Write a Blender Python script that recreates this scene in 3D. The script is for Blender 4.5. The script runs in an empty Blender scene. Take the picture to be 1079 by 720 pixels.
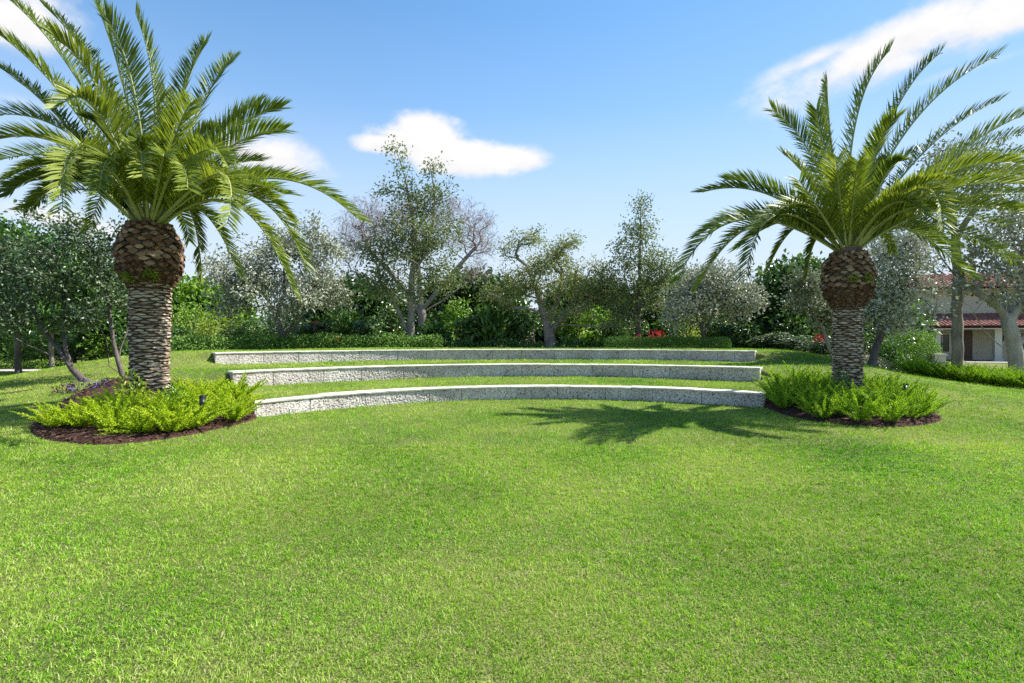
import bpy, math, random
import numpy as np
from mathutils import Vector, noise

PI = math.pi
R = math.radians
F, CX, HZ, CAMZ = 560.0, 539.5, 355.0, 1.65       # focal (px of a 1079 wide frame), centre, eye level row, eye height
rng = np.random.default_rng(7)
C = bpy.context.scene.collection


def W(px, py, d):
    """a viewing direction of the photograph walked out to the depth d (metres)"""
    return np.array([(px - CX) * d / F, d, CAMZ - (py - HZ) * d / F])


def ss(a, b, x):
    t = np.clip((np.asarray(x, float) - a) / (b - a), 0, 1)
    return t * t * (3 - 2 * t)


# ------------------------------------------------------------------ terrain
ACX, ACY = 1.0, 6.8
WALLS = [(7.25, 0.34, -58.0, 41.5), (10.9, 0.39, -49.5, 35.4), (14.8, 0.40, -45.6, 32.0)]
TOPS = [0.35, 0.74, 1.14]
WT = 0.40


def gz(x, y):
    x = np.asarray(x, float); y = np.asarray(y, float)
    dx, dy = x - ACX, y - ACY
    r = np.hypot(dx, dy); phi = np.degrees(np.arctan2(dx, dy))
    z = np.zeros_like(r)
    prev = 0
    for (Rw, h, a0, a1), top in zip(WALLS, TOPS):
        hh = top - prev; prev = top
        t = np.maximum(np.radians(a0 - phi), np.radians(phi - a1)) * np.minimum(r, Rw + 3)
        w = 1 - ss(-0.25, 0.55, t)
        step = ss(Rw + 0.10, Rw + 0.24, r)
        ramp = ss(Rw - 1.6, Rw + 1.9, r)
        left = phi < (a0 + a1) / 2
        fall = 1 - ss(0.0, np.where(left, 7.5, 5.0), t)
        z = z + hh * (w * step + (1 - w) * ramp * fall)
    z = z - 0.02 * (r > 7.6) * ss(0, .3, z)
    z = z * (1 - ss(28, 46, r)) * ss(-20, -11.5, x) * (1 - ss(12, 18, x))
    z = z + 0.025 * np.sin(x * .55 + 1.3) * np.sin(y * .48 + .4) * ss(3, 7, np.abs(x - 1) + 2)
    return z


def gp(px, d):
    x = (px - CX) * d / F
    return np.array([x, d, float(gz(x, d))])


# ------------------------------------------------------------------ mesh buffer
class Buf:
    def __init__(s):
        s.v, s.r, s.f, s.m, s.n, s.sm = [], [], [], [], 0, []

    def add(s, verts, faces, mat=0, rnd=0.5, smooth=False):
        verts = np.asarray(verts, float).reshape(-1, 3); faces = np.asarray(faces, int)
        if faces.ndim == 1: faces = faces[None]
        s.v.append(verts)
        s.r.append(np.broadcast_to(np.asarray(rnd, float), (len(verts),)).copy())
        s.f.append(faces + s.n)
        s.m.append(np.broadcast_to(np.asarray(mat, int), (len(faces),)).copy())
        s.sm.append(np.full(len(faces), smooth))
        s.n += len(verts)

    def build(s, name, mats, parent=None, loc=None):
        me = bpy.data.meshes.new(name)
        V = np.concatenate(s.v) if s.v else np.zeros((0, 3))
        if loc is not None: V = V - np.asarray(loc, float)
        me.vertices.add(len(V)); me.vertices.foreach_set('co', V.astype(np.float32).ravel())
        loops = np.concatenate([f.ravel() for f in s.f]); tot = np.concatenate([np.full(len(f), f.shape[1]) for f in s.f])
        start = np.concatenate([[0], np.cumsum(tot)[:-1]])
        me.loops.add(len(loops)); me.loops.foreach_set('vertex_index', loops.astype(np.int32))
        me.polygons.add(len(tot)); me.polygons.foreach_set('loop_start', start.astype(np.int32))
        me.polygons.foreach_set('loop_total', tot.astype(np.int32))
        for m in (mats if isinstance(mats, (list, tuple)) else [mats]): me.materials.append(m)
        me.polygons.foreach_set('material_index', np.concatenate(s.m).astype(np.int32))
        me.polygons.foreach_set('use_smooth', np.concatenate(s.sm))
        a = me.attributes.new('rnd', 'FLOAT', 'POINT'); a.data.foreach_set('value', np.concatenate(s.r).astype(np.float32))
        me.update(calc_edges=True)
        o = bpy.data.objects.new(name, me); C.objects.link(o)
        if loc is not None and parent is None: o.location = loc
        if parent is not None: o.parent = parent
        return o


def tag(o, label=None, cat=None, group=None, kind=None):
    if label: o['label'] = label
    if cat: o['category'] = cat
    if group: o['group'] = group
    if kind: o['kind'] = kind
    return o


def empty(name, loc, label, cat, group=None):
    o = bpy.data.objects.new(name, None); C.objects.link(o); o.location = loc
    o.empty_display_size = .2
    return tag(o, label, cat, group)


def norm(a):
    a = np.asarray(a, float)
    return a / np.maximum(np.linalg.norm(a, axis=-1, keepdims=True), 1e-9)


def tube(b, pts, rad, sides=6, mat=0, rnd=.5, cap=True, smooth=True, jit=0):
    pts = np.asarray(pts, float); n = len(pts); rad = np.broadcast_to(np.asarray(rad, float), (n,))
    T = norm(np.gradient(pts, axis=0))
    ref = np.array([1., 0, 0]) if abs(T[0][0]) < .8 else np.array([0, 1., 0])
    V = []
    for i in range(n):
        ref = norm(ref - T[i] * np.dot(ref, T[i])); q = np.cross(T[i], ref)
        a = np.arange(sides) / sides * 2 * PI
        rr = rad[i] * (1 + (jit * rng.normal(size=sides) if jit else 0))
        V.append(pts[i] + (np.cos(a) * rr)[:, None] * ref + (np.sin(a) * rr)[:, None] * q)
    V = np.concatenate(V)
    i = np.arange(n - 1)[:, None] * sides; j = np.arange(sides)[None]; k = (j + 1) % sides
    Fq = np.stack([i + j, i + k, i + sides + k, i + sides + j], -1).reshape(-1, 4)
    b.add(V, Fq, mat, rnd, smooth)
    if cap:
        b.add(V[-sides:], [list(range(sides))], mat, rnd)
        b.add(V[:sides], [list(range(sides))[::-1]], mat, rnd)


def box(b, x0, x1, y0, y1, z0, z1, mat=0, rnd=.5):
    v = [(x0, y0, z0), (x1, y0, z0), (x1, y1, z0), (x0, y1, z0), (x0, y0, z1), (x1, y0, z1), (x1, y1, z1), (x0, y1, z1)]
    b.add(v, [(0, 3, 2, 1), (4, 5, 6, 7), (0, 1, 5, 4), (1, 2, 6, 5), (2, 3, 7, 6), (3, 0, 4, 7)], mat, rnd)


def leaves(b, c, d, n, L, Wd, rnd, mat=0, fold=.25, bend=.15):
    """pointed leaves: base, two flanks, tip; folded along the midrib and drooping"""
    c = np.asarray(c, float); N = len(c)
    d = norm(d); s = norm(np.cross(d, n)); n = np.cross(s, d)
    L = np.broadcast_to(L, (N,))[:, None]; Wd = np.broadcast_to(Wd, (N,))[:, None]
    p0 = c; pm = c + d * L * .5; p1 = c + d * L - n * L * bend
    l = pm + s * Wd * .5 + n * Wd * fold; r_ = pm - s * Wd * .5 + n * Wd * fold
    pm2 = pm
    V = np.stack([p0, l, p1, r_, pm2], 1).reshape(-1, 3)
    k = np.arange(N)[:, None] * 5
    Fq = np.concatenate([k + np.array([[0, 1, 4]]), k + np.array([[4, 1, 2]]), k + np.array([[0, 4, 3]]), k + np.array([[4, 2, 3]])])
    b.add(V, Fq, mat, np.repeat(np.broadcast_to(rnd, (N,)), 5))


def rnd_dir(n):
    return norm(rng.normal(size=(n, 3)))


# ------------------------------------------------------------------ materials
def nodes_of(name):
    m = bpy.data.materials.new(name); m.use_nodes = True
    nt = m.node_tree
    bs = nt.nodes['Principled BSDF']; out = nt.nodes['Material Output']
    return m, nt, bs, out


def ramp(nt, fac, stops, interp='LINEAR'):
    r = nt.nodes.new('ShaderNodeValToRGB'); e = r.color_ramp.elements
    r.color_ramp.interpolation = interp
    while len(e) < len(stops): e.new(.5)
    for q, (p, col) in zip(e, stops): q.position = p; q.color = (*col, 1)
    nt.links.new(fac, r.inputs['Fac']); return r.outputs['Color']


def attr(nt, name='rnd'):
    a = nt.nodes.new('ShaderNodeAttribute'); a.attribute_name = name; return a.outputs['Fac']


def tex(nt, kind, scale, detail=4, coord='Object', **kw):
    tc = nt.nodes.new('ShaderNodeTexCoord'); t = nt.nodes.new(kind)
    t.inputs['Scale'].default_value = scale
    if 'Detail' in t.inputs: t.inputs['Detail'].default_value = detail
    for k, v in kw.items(): t.inputs[k].default_value = v
    if coord == 'World':
        g = nt.nodes.new('ShaderNodeNewGeometry'); nt.links.new(g.outputs['Position'], t.inputs['Vector'])
    else:
        nt.links.new(tc.outputs[coord], t.inputs['Vector'])
    return t


def math_n(nt, op, a, b=None, clamp=False):
    n = nt.nodes.new('ShaderNodeMath'); n.operation = op; n.use_clamp = clamp
    for i, q in enumerate((a, b)):
        if q is None: continue
        if isinstance(q, (int, float)): n.inputs[i].default_value = q
        else: nt.links.new(q, n.inputs[i])
    return n.outputs[0]


def mixc(nt, fac, a, b, mode='MIX'):
    n = nt.nodes.new('ShaderNodeMix'); n.data_type = 'RGBA'; n.blend_type = mode
    if isinstance(fac, (int, float)): n.inputs[0].default_value = fac
    else: nt.links.new(fac, n.inputs[0])
    for i, q in ((6, a), (7, b)):
        if isinstance(q, tuple): n.inputs[i].default_value = (*q, 1)
        else: nt.links.new(q, n.inputs[i])
    return n.outputs[2]


def leaf_mat(name, stops, rough=.5, trans=.3, spec=.4, tcol=None, patch=None, vary=None):
    m, nt, bs, out = nodes_of(name)
    n = len(stops)
    col = ramp(nt, attr(nt), [(i / (n - 1), s) for i, s in enumerate(stops)])
    if patch:
        t = tex(nt, 'ShaderNodeTexNoise', patch[0], 3, 'World')
        f = ramp(nt, t.outputs['Fac'], [(.35, (0, 0, 0)), (.65, (1, 1, 1))])
        col = mixc(nt, f, col, mixc(nt, patch[2], col, patch[1]))
    if vary:
        oi = nt.nodes.new('ShaderNodeObjectInfo'); col = mixc(nt, oi.outputs['Random'], col, mixc(nt, 1.0, col, vary, 'MULTIPLY'))
    nt.links.new(col, bs.inputs['Base Color'])
    bs.inputs['Roughness'].default_value = rough; bs.inputs['Specular IOR Level'].default_value = spec
    tr = nt.nodes.new('ShaderNodeBsdfTranslucent')
    tc = mixc(nt, 1.0, col, tcol or (1.15, 1.25, .55), 'MULTIPLY'); nt.links.new(tc, tr.inputs['Color'])
    mx = nt.nodes.new('ShaderNodeMixShader'); mx.inputs[0].default_value = trans
    nt.links.new(bs.outputs[0], mx.inputs[1]); nt.links.new(tr.outputs[0], mx.inputs[2]); nt.links.new(mx.outputs[0], out.inputs['Surface'])
    return m


def bump(nt, bs, h, strength=.5, dist=.02):
    b = nt.nodes.new('ShaderNodeBump'); b.inputs['Strength'].default_value = strength; b.inputs['Distance'].default_value = dist
    nt.links.new(h, b.inputs['Height']); nt.links.new(b.outputs[0], bs.inputs['Normal'])


def bark_mat(name, a, b_, scale=9, stretch=.25):
    m, nt, bs, out = nodes_of(name)
    tc = nt.nodes.new('ShaderNodeTexCoord'); mp = nt.nodes.new('ShaderNodeMapping'); mp.inputs['Scale'].default_value = (1, 1, stretch)
    t = nt.nodes.new('ShaderNodeTexNoise'); t.inputs['Scale'].default_value = scale; t.inputs['Detail'].default_value = 8; t.inputs['Roughness'].default_value = .7
    nt.links.new(tc.outputs['Object'], mp.inputs[0]); nt.links.new(mp.outputs[0], t.inputs['Vector'])
    col = ramp(nt, t.outputs['Fac'], [(.3, a), (.7, b_)])
    big = tex(nt, 'ShaderNodeTexNoise', 1.7, 3)
    col = mixc(nt, ramp(nt, big.outputs['Fac'], [(.45, (0, 0, 0)), (.6, (.5, .5, .5))]), col, tuple(.6 * x + .12 for x in b_))
    nt.links.new(col, bs.inputs['Base Color']); bs.inputs['Roughness'].default_value = .9; bs.inputs['Specular IOR Level'].default_value = .2
    bump(nt, bs, t.outputs['Fac'], .7, .03)
    return m


def plain(name, col, rough=.8, var=.12, scale=6, spec=.3):
    m, nt, bs, out = nodes_of(name)
    t = tex(nt, 'ShaderNodeTexNoise', scale, 6)
    c = ramp(nt, t.outputs['Fac'], [(.3, tuple(x * (1 - var) for x in col)), (.7, tuple(min(1, x * (1 + var)) for x in col))])
    nt.links.new(c, bs.inputs['Base Color']); bs.inputs['Roughness'].default_value = rough; bs.inputs['Specular IOR Level'].default_value = spec
    bump(nt, bs, t.outputs['Fac'], .15, .01)
    return m


M = {}
G1, G2, G3 = (.085, .17, .018), (.17, .29, .032), (.36, .38, .14)
M['blade'] = leaf_mat('grass_blade', [(.045, .14, .006), (.122, .33, .009), (.22, .49, .018), (.41, .56, .068), (.58, .54, .34)], .55, .35, .2,
                      (1.15, 1.25, .4), (.5, (.46, .46, .11), .28))
# lawn soil and thatch
m, nt, bs, out = nodes_of('lawn'); M['lawn'] = m
t1 = tex(nt, 'ShaderNodeTexNoise', 60, 6, 'World'); t2 = tex(nt, 'ShaderNodeTexNoise', .5, 3, 'World')
c = ramp(nt, t1.outputs['Fac'], [(.3, (.022, .03, .012)), (.5, (.085, .12, .025)), (.72, (.26, .27, .10))])
f = ramp(nt, t2.outputs['Fac'], [(.35, (0, 0, 0)), (.65, (.35, .35, .35))])
c = mixc(nt, f, c, (.30, .30, .10)); nt.links.new(c, bs.inputs['Base Color']); bs.inputs['Roughness'].default_value = .95
bs.inputs['Specular IOR Level'].default_value = .1
bump(nt, bs, t1.outputs['Fac'], .9, .03)
M['palm_leaf'] = leaf_mat('palm_leaf', [(.042, .082, .016), (.098, .155, .024), (.20, .255, .038), (.36, .385, .085)], .46, .33, .30, (1.15, 1.2, .45))
M['rachis'] = plain('palm_rachis', (.30, .34, .14), .5, .2)
M['scar'] = leaf_mat('palm_scar', [(.22, .165, .125), (.40, .325, .26), (.54, .46, .385)], .9, 0, .1)
M['boot'] = leaf_mat('palm_boot', [(.085, .042, .026), (.20, .115, .075), (.38, .27, .195)], .9, 0, .1)
M['fibre'] = bark_mat('palm_fibre', (.055, .034, .023), (.17, .11, .075), 20, .5)
M['bark'] = bark_mat('bark_grey', (.045, .038, .032), (.17, .145, .125))
M['bark_pale'] = bark_mat('bark_pale', (.10, .085, .07), (.32, .28, .235), 6)
M['bark_light'] = bark_mat('bark_light', (.20, .17, .14), (.50, .44, .37), 6)
M['bark_dark'] = bark_mat('bark_dark', (.04, .032, .026), (.15, .125, .105))
M['twig'] = bark_mat('twig_mauve', (.20, .15, .14), (.42, .34, .325), 4)
M['silver'] = leaf_mat('leaf_silver', [(.09, .11, .055), (.22, .24, .15), (.38, .395, .29), (.53, .535, .45)], .5, .12, .4, (1, 1.05, .8))
M['oak'] = leaf_mat('leaf_oak', [(.07, .10, .026), (.155, .195, .05), (.27, .30, .10), (.42, .42, .19)], .45, .25, .5)
M['sparse'] = leaf_mat('leaf_sparse', [(.06, .095, .032), (.13, .18, .06), (.24, .28, .125)], .45, .25, .5)
M['teal'] = leaf_mat('leaf_bluegreen', [(.022, .052, .02), (.055, .10, .04), (.115, .175, .08), (.22, .285, .18)], .4, .18, .5)
M['dark'] = leaf_mat('leaf_dark', [(.02, .052, .015), (.055, .115, .028), (.11, .20, .045), (.22, .32, .10)], .35, .2, .5)
M['broad'] = leaf_mat('leaf_broad', [(.022, .06, .014), (.05, .12, .022), (.09, .19, .03), (.17, .28, .06)], .35, .3, .5)
M['bright'] = leaf_mat('leaf_bright', [(.06, .14, .016), (.12, .24, .025), (.22, .36, .04), (.36, .46, .09)], .4, .35, .4)
M['yellow'] = leaf_mat('leaf_yellowgreen', [(.12, .19, .02), (.27, .36, .045), (.46, .50, .10)], .4, .35, .4)
M['hedge'] = leaf_mat('leaf_hedge', [(.045, .11, .02), (.11, .22, .035), (.20, .34, .06), (.34, .46, .13)], .55, .25, .25)
M['fern'] = leaf_mat('leaf_fern', [(.17, .28, .014), (.36, .50, .022), (.52, .63, .04), (.64, .70, .08)], .5, .4, .3, (1.15, 1.2, .4), None, (.84, .88, .8))
M['fern_r'] = leaf_mat('leaf_fern_deep', [(.10, .21, .012), (.23, .39, .02), (.37, .53, .034), (.52, .63, .06)], .5, .4, .3, (1.15, 1.2, .4), None, (.78, .86, .8))
M['red'] = leaf_mat('petal_red', [(.45, .012, .03), (.65, .03, .06), (.75, .09, .13)], .5, .3, .3, (1.2, .8, .8))
M['purple'] = leaf_mat('leaf_purple', [(.03, .018, .06), (.08, .05, .17), (.14, .11, .3)], .4, .2, .4, (1, .9, 1.2))
M['mulch'] = leaf_mat('mulch_chip', [(.03, .016, .013), (.075, .04, .032), (.135, .08, .064), (.24, .155, .125)], .95, 0, .1)
M['path'] = plain('path_concrete', (.42, .39, .35), .9)
M['black'] = plain('black_metal', (.02, .022, .03), .4, .2)
M['stucco'] = plain('stucco_cream', (.52, .46, .37), .95, .06, 3, .05)
M['white_trim'] = plain('white_trim', (.58, .54, .46), .7, .05)
M['tile'] = leaf_mat('roof_tile', [(.19, .075, .058), (.27, .115, .09), (.36, .19, .15)], .8, 0, .2)
M['glass'] = plain('dark_glass', (.02, .022, .025), .08, .1, 2, .6)
M['door'] = plain('door_wood', (.10, .06, .04), .5, .2)
M['patio'] = plain('patio_stone', (.36, .335, .30), .9)
M['lamp'] = plain('lantern_iron', (.03, .028, .026), .5)
# coral stone: pale, pores are dark with algae and soil
m, nt, bs, out = nodes_of('coral_stone'); M['coral'] = m
v = tex(nt, 'ShaderNodeTexNoise', 24, 8, 'World', Roughness=.70, Distortion=.7); v2 = tex(nt, 'ShaderNodeTexVoronoi', 21, 2, 'World'); v3 = tex(nt, 'ShaderNodeTexNoise', 1.3, 4, 'World')
k = math_n(nt, 'ADD', math_n(nt, 'MULTIPLY', v.outputs['Fac'], .9), math_n(nt, 'MULTIPLY', v2.outputs['Distance'], .12))
c = ramp(nt, k, [(.405, (.03, .024, .022)), (.45, (.12, .103, .095)), (.49, (.42, .38, .355)), (.62, (.76, .72, .675))])
c = mixc(nt, ramp(nt, v3.outputs['Fac'], [(.4, (0, 0, 0)), (.7, (.45, .45, .45))]), c, (.33, .29, .26), 'MULTIPLY')
c = mixc(nt, math_n(nt, 'MULTIPLY', attr(nt), .35), c, mixc(nt, 1.0, c, (.62, .58, .56), 'MULTIPLY'))
nt.links.new(c, bs.inputs['Base Color']); bs.inputs['Roughness'].default_value = .95; bs.inputs['Specular IOR Level'].default_value = .15
bump(nt, bs, k, .6, .012)
M['cap'] = plain('coral_cap', (.66, .62, .56), .9, .28, 5, .15)

# ------------------------------------------------------------------ ground
rr = np.unique(np.round(np.concatenate([np.arange(0, 30, .22)] + [np.linspace(w[0] + .06, w[0] + .30, 7) for w in WALLS] + [30 * 1.12 ** np.arange(0, 32)]), 3))
rr = rr[rr > 0.05]; NP = 900
ph = np.arange(NP) / NP * 2 * PI
X = ACX + rr[:, None] * np.sin(ph); Y = ACY + rr[:, None] * np.cos(ph)
V = np.stack([X, Y, gz(X, Y)], -1).reshape(-1, 3)
i = np.arange(len(rr) - 1)[:, None] * NP; j = np.arange(NP)[None]; k = (j + 1) % NP
b = Buf(); b.add(V, np.stack([i + j, i + NP + j, i + NP + k, i + k], -1).reshape(-1, 4)[:, ::-1], 0, .5, True)
b.add(np.concatenate([V[:NP], [[ACX, ACY, float(gz(ACX, ACY))]]]), np.stack([np.arange(NP), (np.arange(NP) + 1) % NP, np.full(NP, NP)], -1)[:, ::-1], 0, .5, True)
tag(b.build('ground', M['lawn']), kind='structure')

# beds (plan outlines)
def spline(pts, n=90):
    p = np.array(pts, float); m = len(p); out = []
    for q in range(n):
        t = q / n * m; a = int(t); u = t - a
        p0, p1, p2, p3 = (p[(a + s) % m] for s in (-1, 0, 1, 2))
        out.append(.5 * (2 * p1 + (p2 - p0) * u + (2 * p0 - 5 * p1 + 4 * p2 - p3) * u * u + (3 * p1 - p0 - 3 * p2 + p3) * u ** 3))
    return np.array(out)


BED_L = spline([(-7.75, 8.55), (-7.0, 7.85), (-6.1, 7.6), (-5.5, 7.95), (-5.1, 8.8), (-4.85, 10.0), (-5.3, 10.9), (-6.4, 12.3), (-8.2, 13.2), (-9.6, 12.9), (-9.2, 11.0), (-8.4, 9.5)])
BED_R = spline([(5.75, 12.2), (5.62, 10.9), (5.9, 10.0), (6.5, 9.5), (7.4, 9.55), (8.3, 10.25), (8.75, 11.6), (8.6, 13.0), (7.4, 13.6), (6.5, 13.2)])


def inside(poly, x, y, shrink=0):
    x = np.asarray(x, float); y = np.asarray(y, float)
    c = poly.mean(0); p = c + (poly - c) * (1 - shrink)
    res = np.zeros(x.shape, bool); q = np.roll(p, -1, 0)
    for (ax, ay), (bx, by) in zip(p, q):
        cond = ((ay > y) != (by > y)) & (x < (bx - ax) * (y - ay) / (by - ay + 1e-12) + ax)
        res ^= cond
    return res


def mulch_bed(poly, name, label, nchip):
    b = Buf(); c = poly.mean(0); rings = np.array([1.0, .985, .95, .8, .5, .2]); hs = np.array([-.02, .015, .04, .055, .06, .06]); n = len(poly)
    P = np.concatenate([c + (poly - c) * s for s in rings]); H = np.repeat(hs, n)
    Vv = np.column_stack([P, gz(P[:, 0], P[:, 1]) + H + rng.normal(size=len(P)) * .004])
    i = np.arange(len(rings) - 1)[:, None] * n; j = np.arange(n)[None]; k = (j + 1) % n
    b.add(Vv, np.stack([i + j, i + k, i + n + k, i + n + j], -1).reshape(-1, 4), 0, .18, True)
    b.add(Vv[-n:], [list(range(n))], 0, .18)
    lo, hi = poly.min(0), poly.max(0); pts = rng.uniform(lo, hi, (nchip * 2, 2)); pts = pts[inside(poly, pts[:, 0], pts[:, 1], .01)][:nchip]
    N = len(pts); a = rng.uniform(0, 2 * PI, N); l = rng.uniform(.03, .09, N); w = rng.uniform(.008, .022, N)
    d = np.column_stack([np.cos(a), np.sin(a), rng.normal(size=N) * .25]); nn = np.column_stack([rng.normal(size=(N, 2)) * .35, np.ones(N)])
    leaves(b, np.column_stack([pts, gz(pts[:, 0], pts[:, 1]) + .06 * np.ones(N) - .01]), d, nn, l, w * 1.6, rng.uniform(0, 1, N) ** 1.3, 0, .15, 0)
    return tag(b.build(name, M['mulch']), label, 'mulch', kind='stuff')


mulch_bed(BED_L, 'mulch_bed', 'dark brown bark mulch of the bed round the left palm', 9000)
mulch_bed(BED_R, 'mulch_bed', 'dark brown bark mulch of the bed round the right palm', 5000)

# path far left
b = Buf(); xs = np.linspace(-60, -12.2, 60)
yc = 26.0 + .012 * (xs + 20) ** 2 * .5
P0 = np.column_stack([xs, yc - .8, gz(xs, yc - .8) + .012]); P1 = np.column_stack([xs, yc + .8, gz(xs, yc + .8) + .012])
n = len(xs); b.add(np.concatenate([P0, P1]), [(q, q + 1, n + q + 1, n + q) for q in range(n - 1)])
tag(b.build('path', M['path']), kind='structure')

# ------------------------------------------------------------------ grass blades
def in_wall(x, y):
    dx, dy = x - ACX, y - ACY; r = np.hypot(dx, dy); p = np.degrees(np.arctan2(dx, dy)); res = np.zeros(x.shape, bool)
    for Rw, h, a0, a1 in WALLS: res |= (r > Rw - .0) & (r < Rw + WT) & (p > a0) & (p < a1)
    return res


def patch(x, y, s, o):
    return np.array([noise.noise(Vector((a * s + o, b_ * s - o, 1.7))) for a, b_ in zip(x, y)])


def blades(d0, d1, dens, hgt, wid, side=1.5):
    out = []
    area = (d1 - d0) * 2 * (d1 * .97 + side); N = int(area * dens)
    y = rng.uniform(d0, d1, N); x = rng.uniform(-1, 1, N) * (d1 * .97 + side)
    nt_ = max(1, N // 9); k = rng.integers(0, nt_, N); TU = rng.normal(size=(nt_, 5)); sg = wid * 4.0
    grp = rng.uniform(size=N) < .72; x = np.where(grp, x[:nt_][k] + rng.normal(size=N) * sg, x); y = np.where(grp, y[:nt_][k] + rng.normal(size=N) * sg, y)
    TV = np.where(grp[:, None], TU[k], rng.normal(size=(N, 5)))
    keep = (np.abs(x) < y * .97 + side) & ~inside(BED_L, x, y, .0) & ~inside(BED_R, x, y, .0) & ~in_wall(x, y) & (y < 27)
    keep &= ~((y > 24.9) & (x < -12))
    return x[keep], y[keep], hgt, wid, TV[keep]


gb = Buf()
for d0, d1, dens, hgt, wid in [(1.9, 3.6, 13000, .020, .0039), (3.6, 5.5, 8400, .022, .0047), (5.5, 8, 4600, .027, .0062), (8, 11.5, 2200, .032, .0085), (11.5, 16, 1100, .034, .012), (16, 27, 420, .04, .020)]:
    x, y, hgt, wid, TV = blades(d0, d1, dens, hgt, wid)
    N = len(x)
    gx = np.linspace(-32, 32, 161); gy = np.linspace(0, 30, 91)
    if 'PT' not in globals():
        gxx, gyy = np.meshgrid(gx, gy, indexing='ij')
        PT = [patch(gxx.ravel(), gyy.ravel(), s, o).reshape(161, 91) for s, o in ((.55, 3), (1.6, 11), (2.4, 31))]
    fi = (x + 32) / 64 * 160; fj = y / 30 * 90; ii = np.clip(fi.astype(int), 0, 159); jj = np.clip(fj.astype(int), 0, 89); u = fi - ii; v = fj - jj
    def smp(T): return (T[ii, jj] * (1 - u) + T[ii + 1, jj] * u) * (1 - v) + (T[ii, jj + 1] * (1 - u) + T[ii + 1, jj + 1] * u) * v
    p1, p2, p3 = smp(PT[0]), smp(PT[1]), smp(PT[2])
    h = hgt * rng.uniform(.6, 1.25, N) * (1 + .35 * p2) * np.clip(1 + .34 * TV[:, 0], .3, 1.8); w = wid * rng.uniform(.6, 1.3, N)
    a = rng.uniform(0, 2 * PI, N); la = rng.normal(0, .8, N) + 1.6 * TV[:, 1] + 2 * p3
    rw_, pw_ = np.hypot(x - ACX, y - ACY), np.degrees(np.arctan2(x - ACX, y - ACY))
    for Rw, hh_, a0, a1 in WALLS: h = np.where((rw_ > Rw - .09) & (rw_ < Rw) & (pw_ > a0 - 1) & (pw_ < a1 + 1), h * rng.uniform(1.2, 2.4, N), h)
    lean = h * (rng.uniform(.3, 1.3, N))
    z = gz(x, y) - .002
    base = np.column_stack([x, y, z]); s = np.column_stack([np.cos(a), np.sin(a), np.zeros(N)]) * w[:, None] * .5
    ld = np.column_stack([np.cos(la), np.sin(la), np.zeros(N)]) * lean[:, None]
    up = np.column_stack([np.zeros((N, 2)), h])
    mid = base + ld * .3 + up * .6; tip = base + ld + up * .95
    rv = np.clip(.40 + .12 * rng.normal(size=N) + .19 * TV[:, 2] + .32 * p1 + .18 * p2 - .09 * ss(0, 6, x) + .09 * ss(1, -4, x), 0, .8)
    dry = rng.uniform(0, 1, N) < np.clip(.085 + .32 * p1 + .16 * p2 + .16 * TV[:, 3] + .06 * ss(3, -3, x) - .06 * ss(0, 5, x), .012, .5)
    rv = np.where(dry, rng.uniform(.8, 1, N), rv)
    near = d1 < 9
    if near:
        Vv = np.stack([base - s, base + s, mid + s * .9, tip, mid - s * .9], 1).reshape(-1, 3); k = np.arange(N)[:, None] * 5
        gb.add(Vv, k + np.array([[0, 1, 2, 4]]), 0, np.repeat(rv, 5)); gb.f.append(k + gb.n - len(Vv) + np.array([[4, 2, 3]])); gb.m.append(np.zeros(N, int)); gb.sm.append(np.zeros(N, bool))
    else:
        Vv = np.stack([base - s, base + s, tip], 1).reshape(-1, 3); k = np.arange(N)[:, None] * 3
        gb.add(Vv, k + np.array([[0, 1, 2]]), 0, np.repeat(rv, 3))
tag(gb.build('grass', M['blade']), 'short mown green lawn grass with dry straw patches', 'grass', kind='stuff')

b = Buf(); N = 90; y = rng.uniform(2.4, 12, N); x = rng.uniform(-1, 1, N) * y * .95; q = ~inside(BED_L, x, y) & ~inside(BED_R, x, y) & ~in_wall(x, y) & (np.hypot(x - ACX, y - ACY) < 7.1); x, y = x[q], y[q]; N = len(x)
a = rng.uniform(0, 6.28, N)
leaves(b, np.column_stack([x, y, gz(x, y) + .022]), np.column_stack([np.cos(a), np.sin(a), rng.normal(size=N) * .2]), np.column_stack([rng.normal(size=(N, 2)) * .3, np.ones(N)]), rng.uniform(.015, .04, N), rng.uniform(.008, .018, N), rng.uniform(.1, 1, N), 0, .3, .2)
tag(b.build('leaf_litter', M['mulch']), 'tiny dry brown leaf scraps scattered over the mown lawn', 'leaf litter', kind='stuff')

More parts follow.
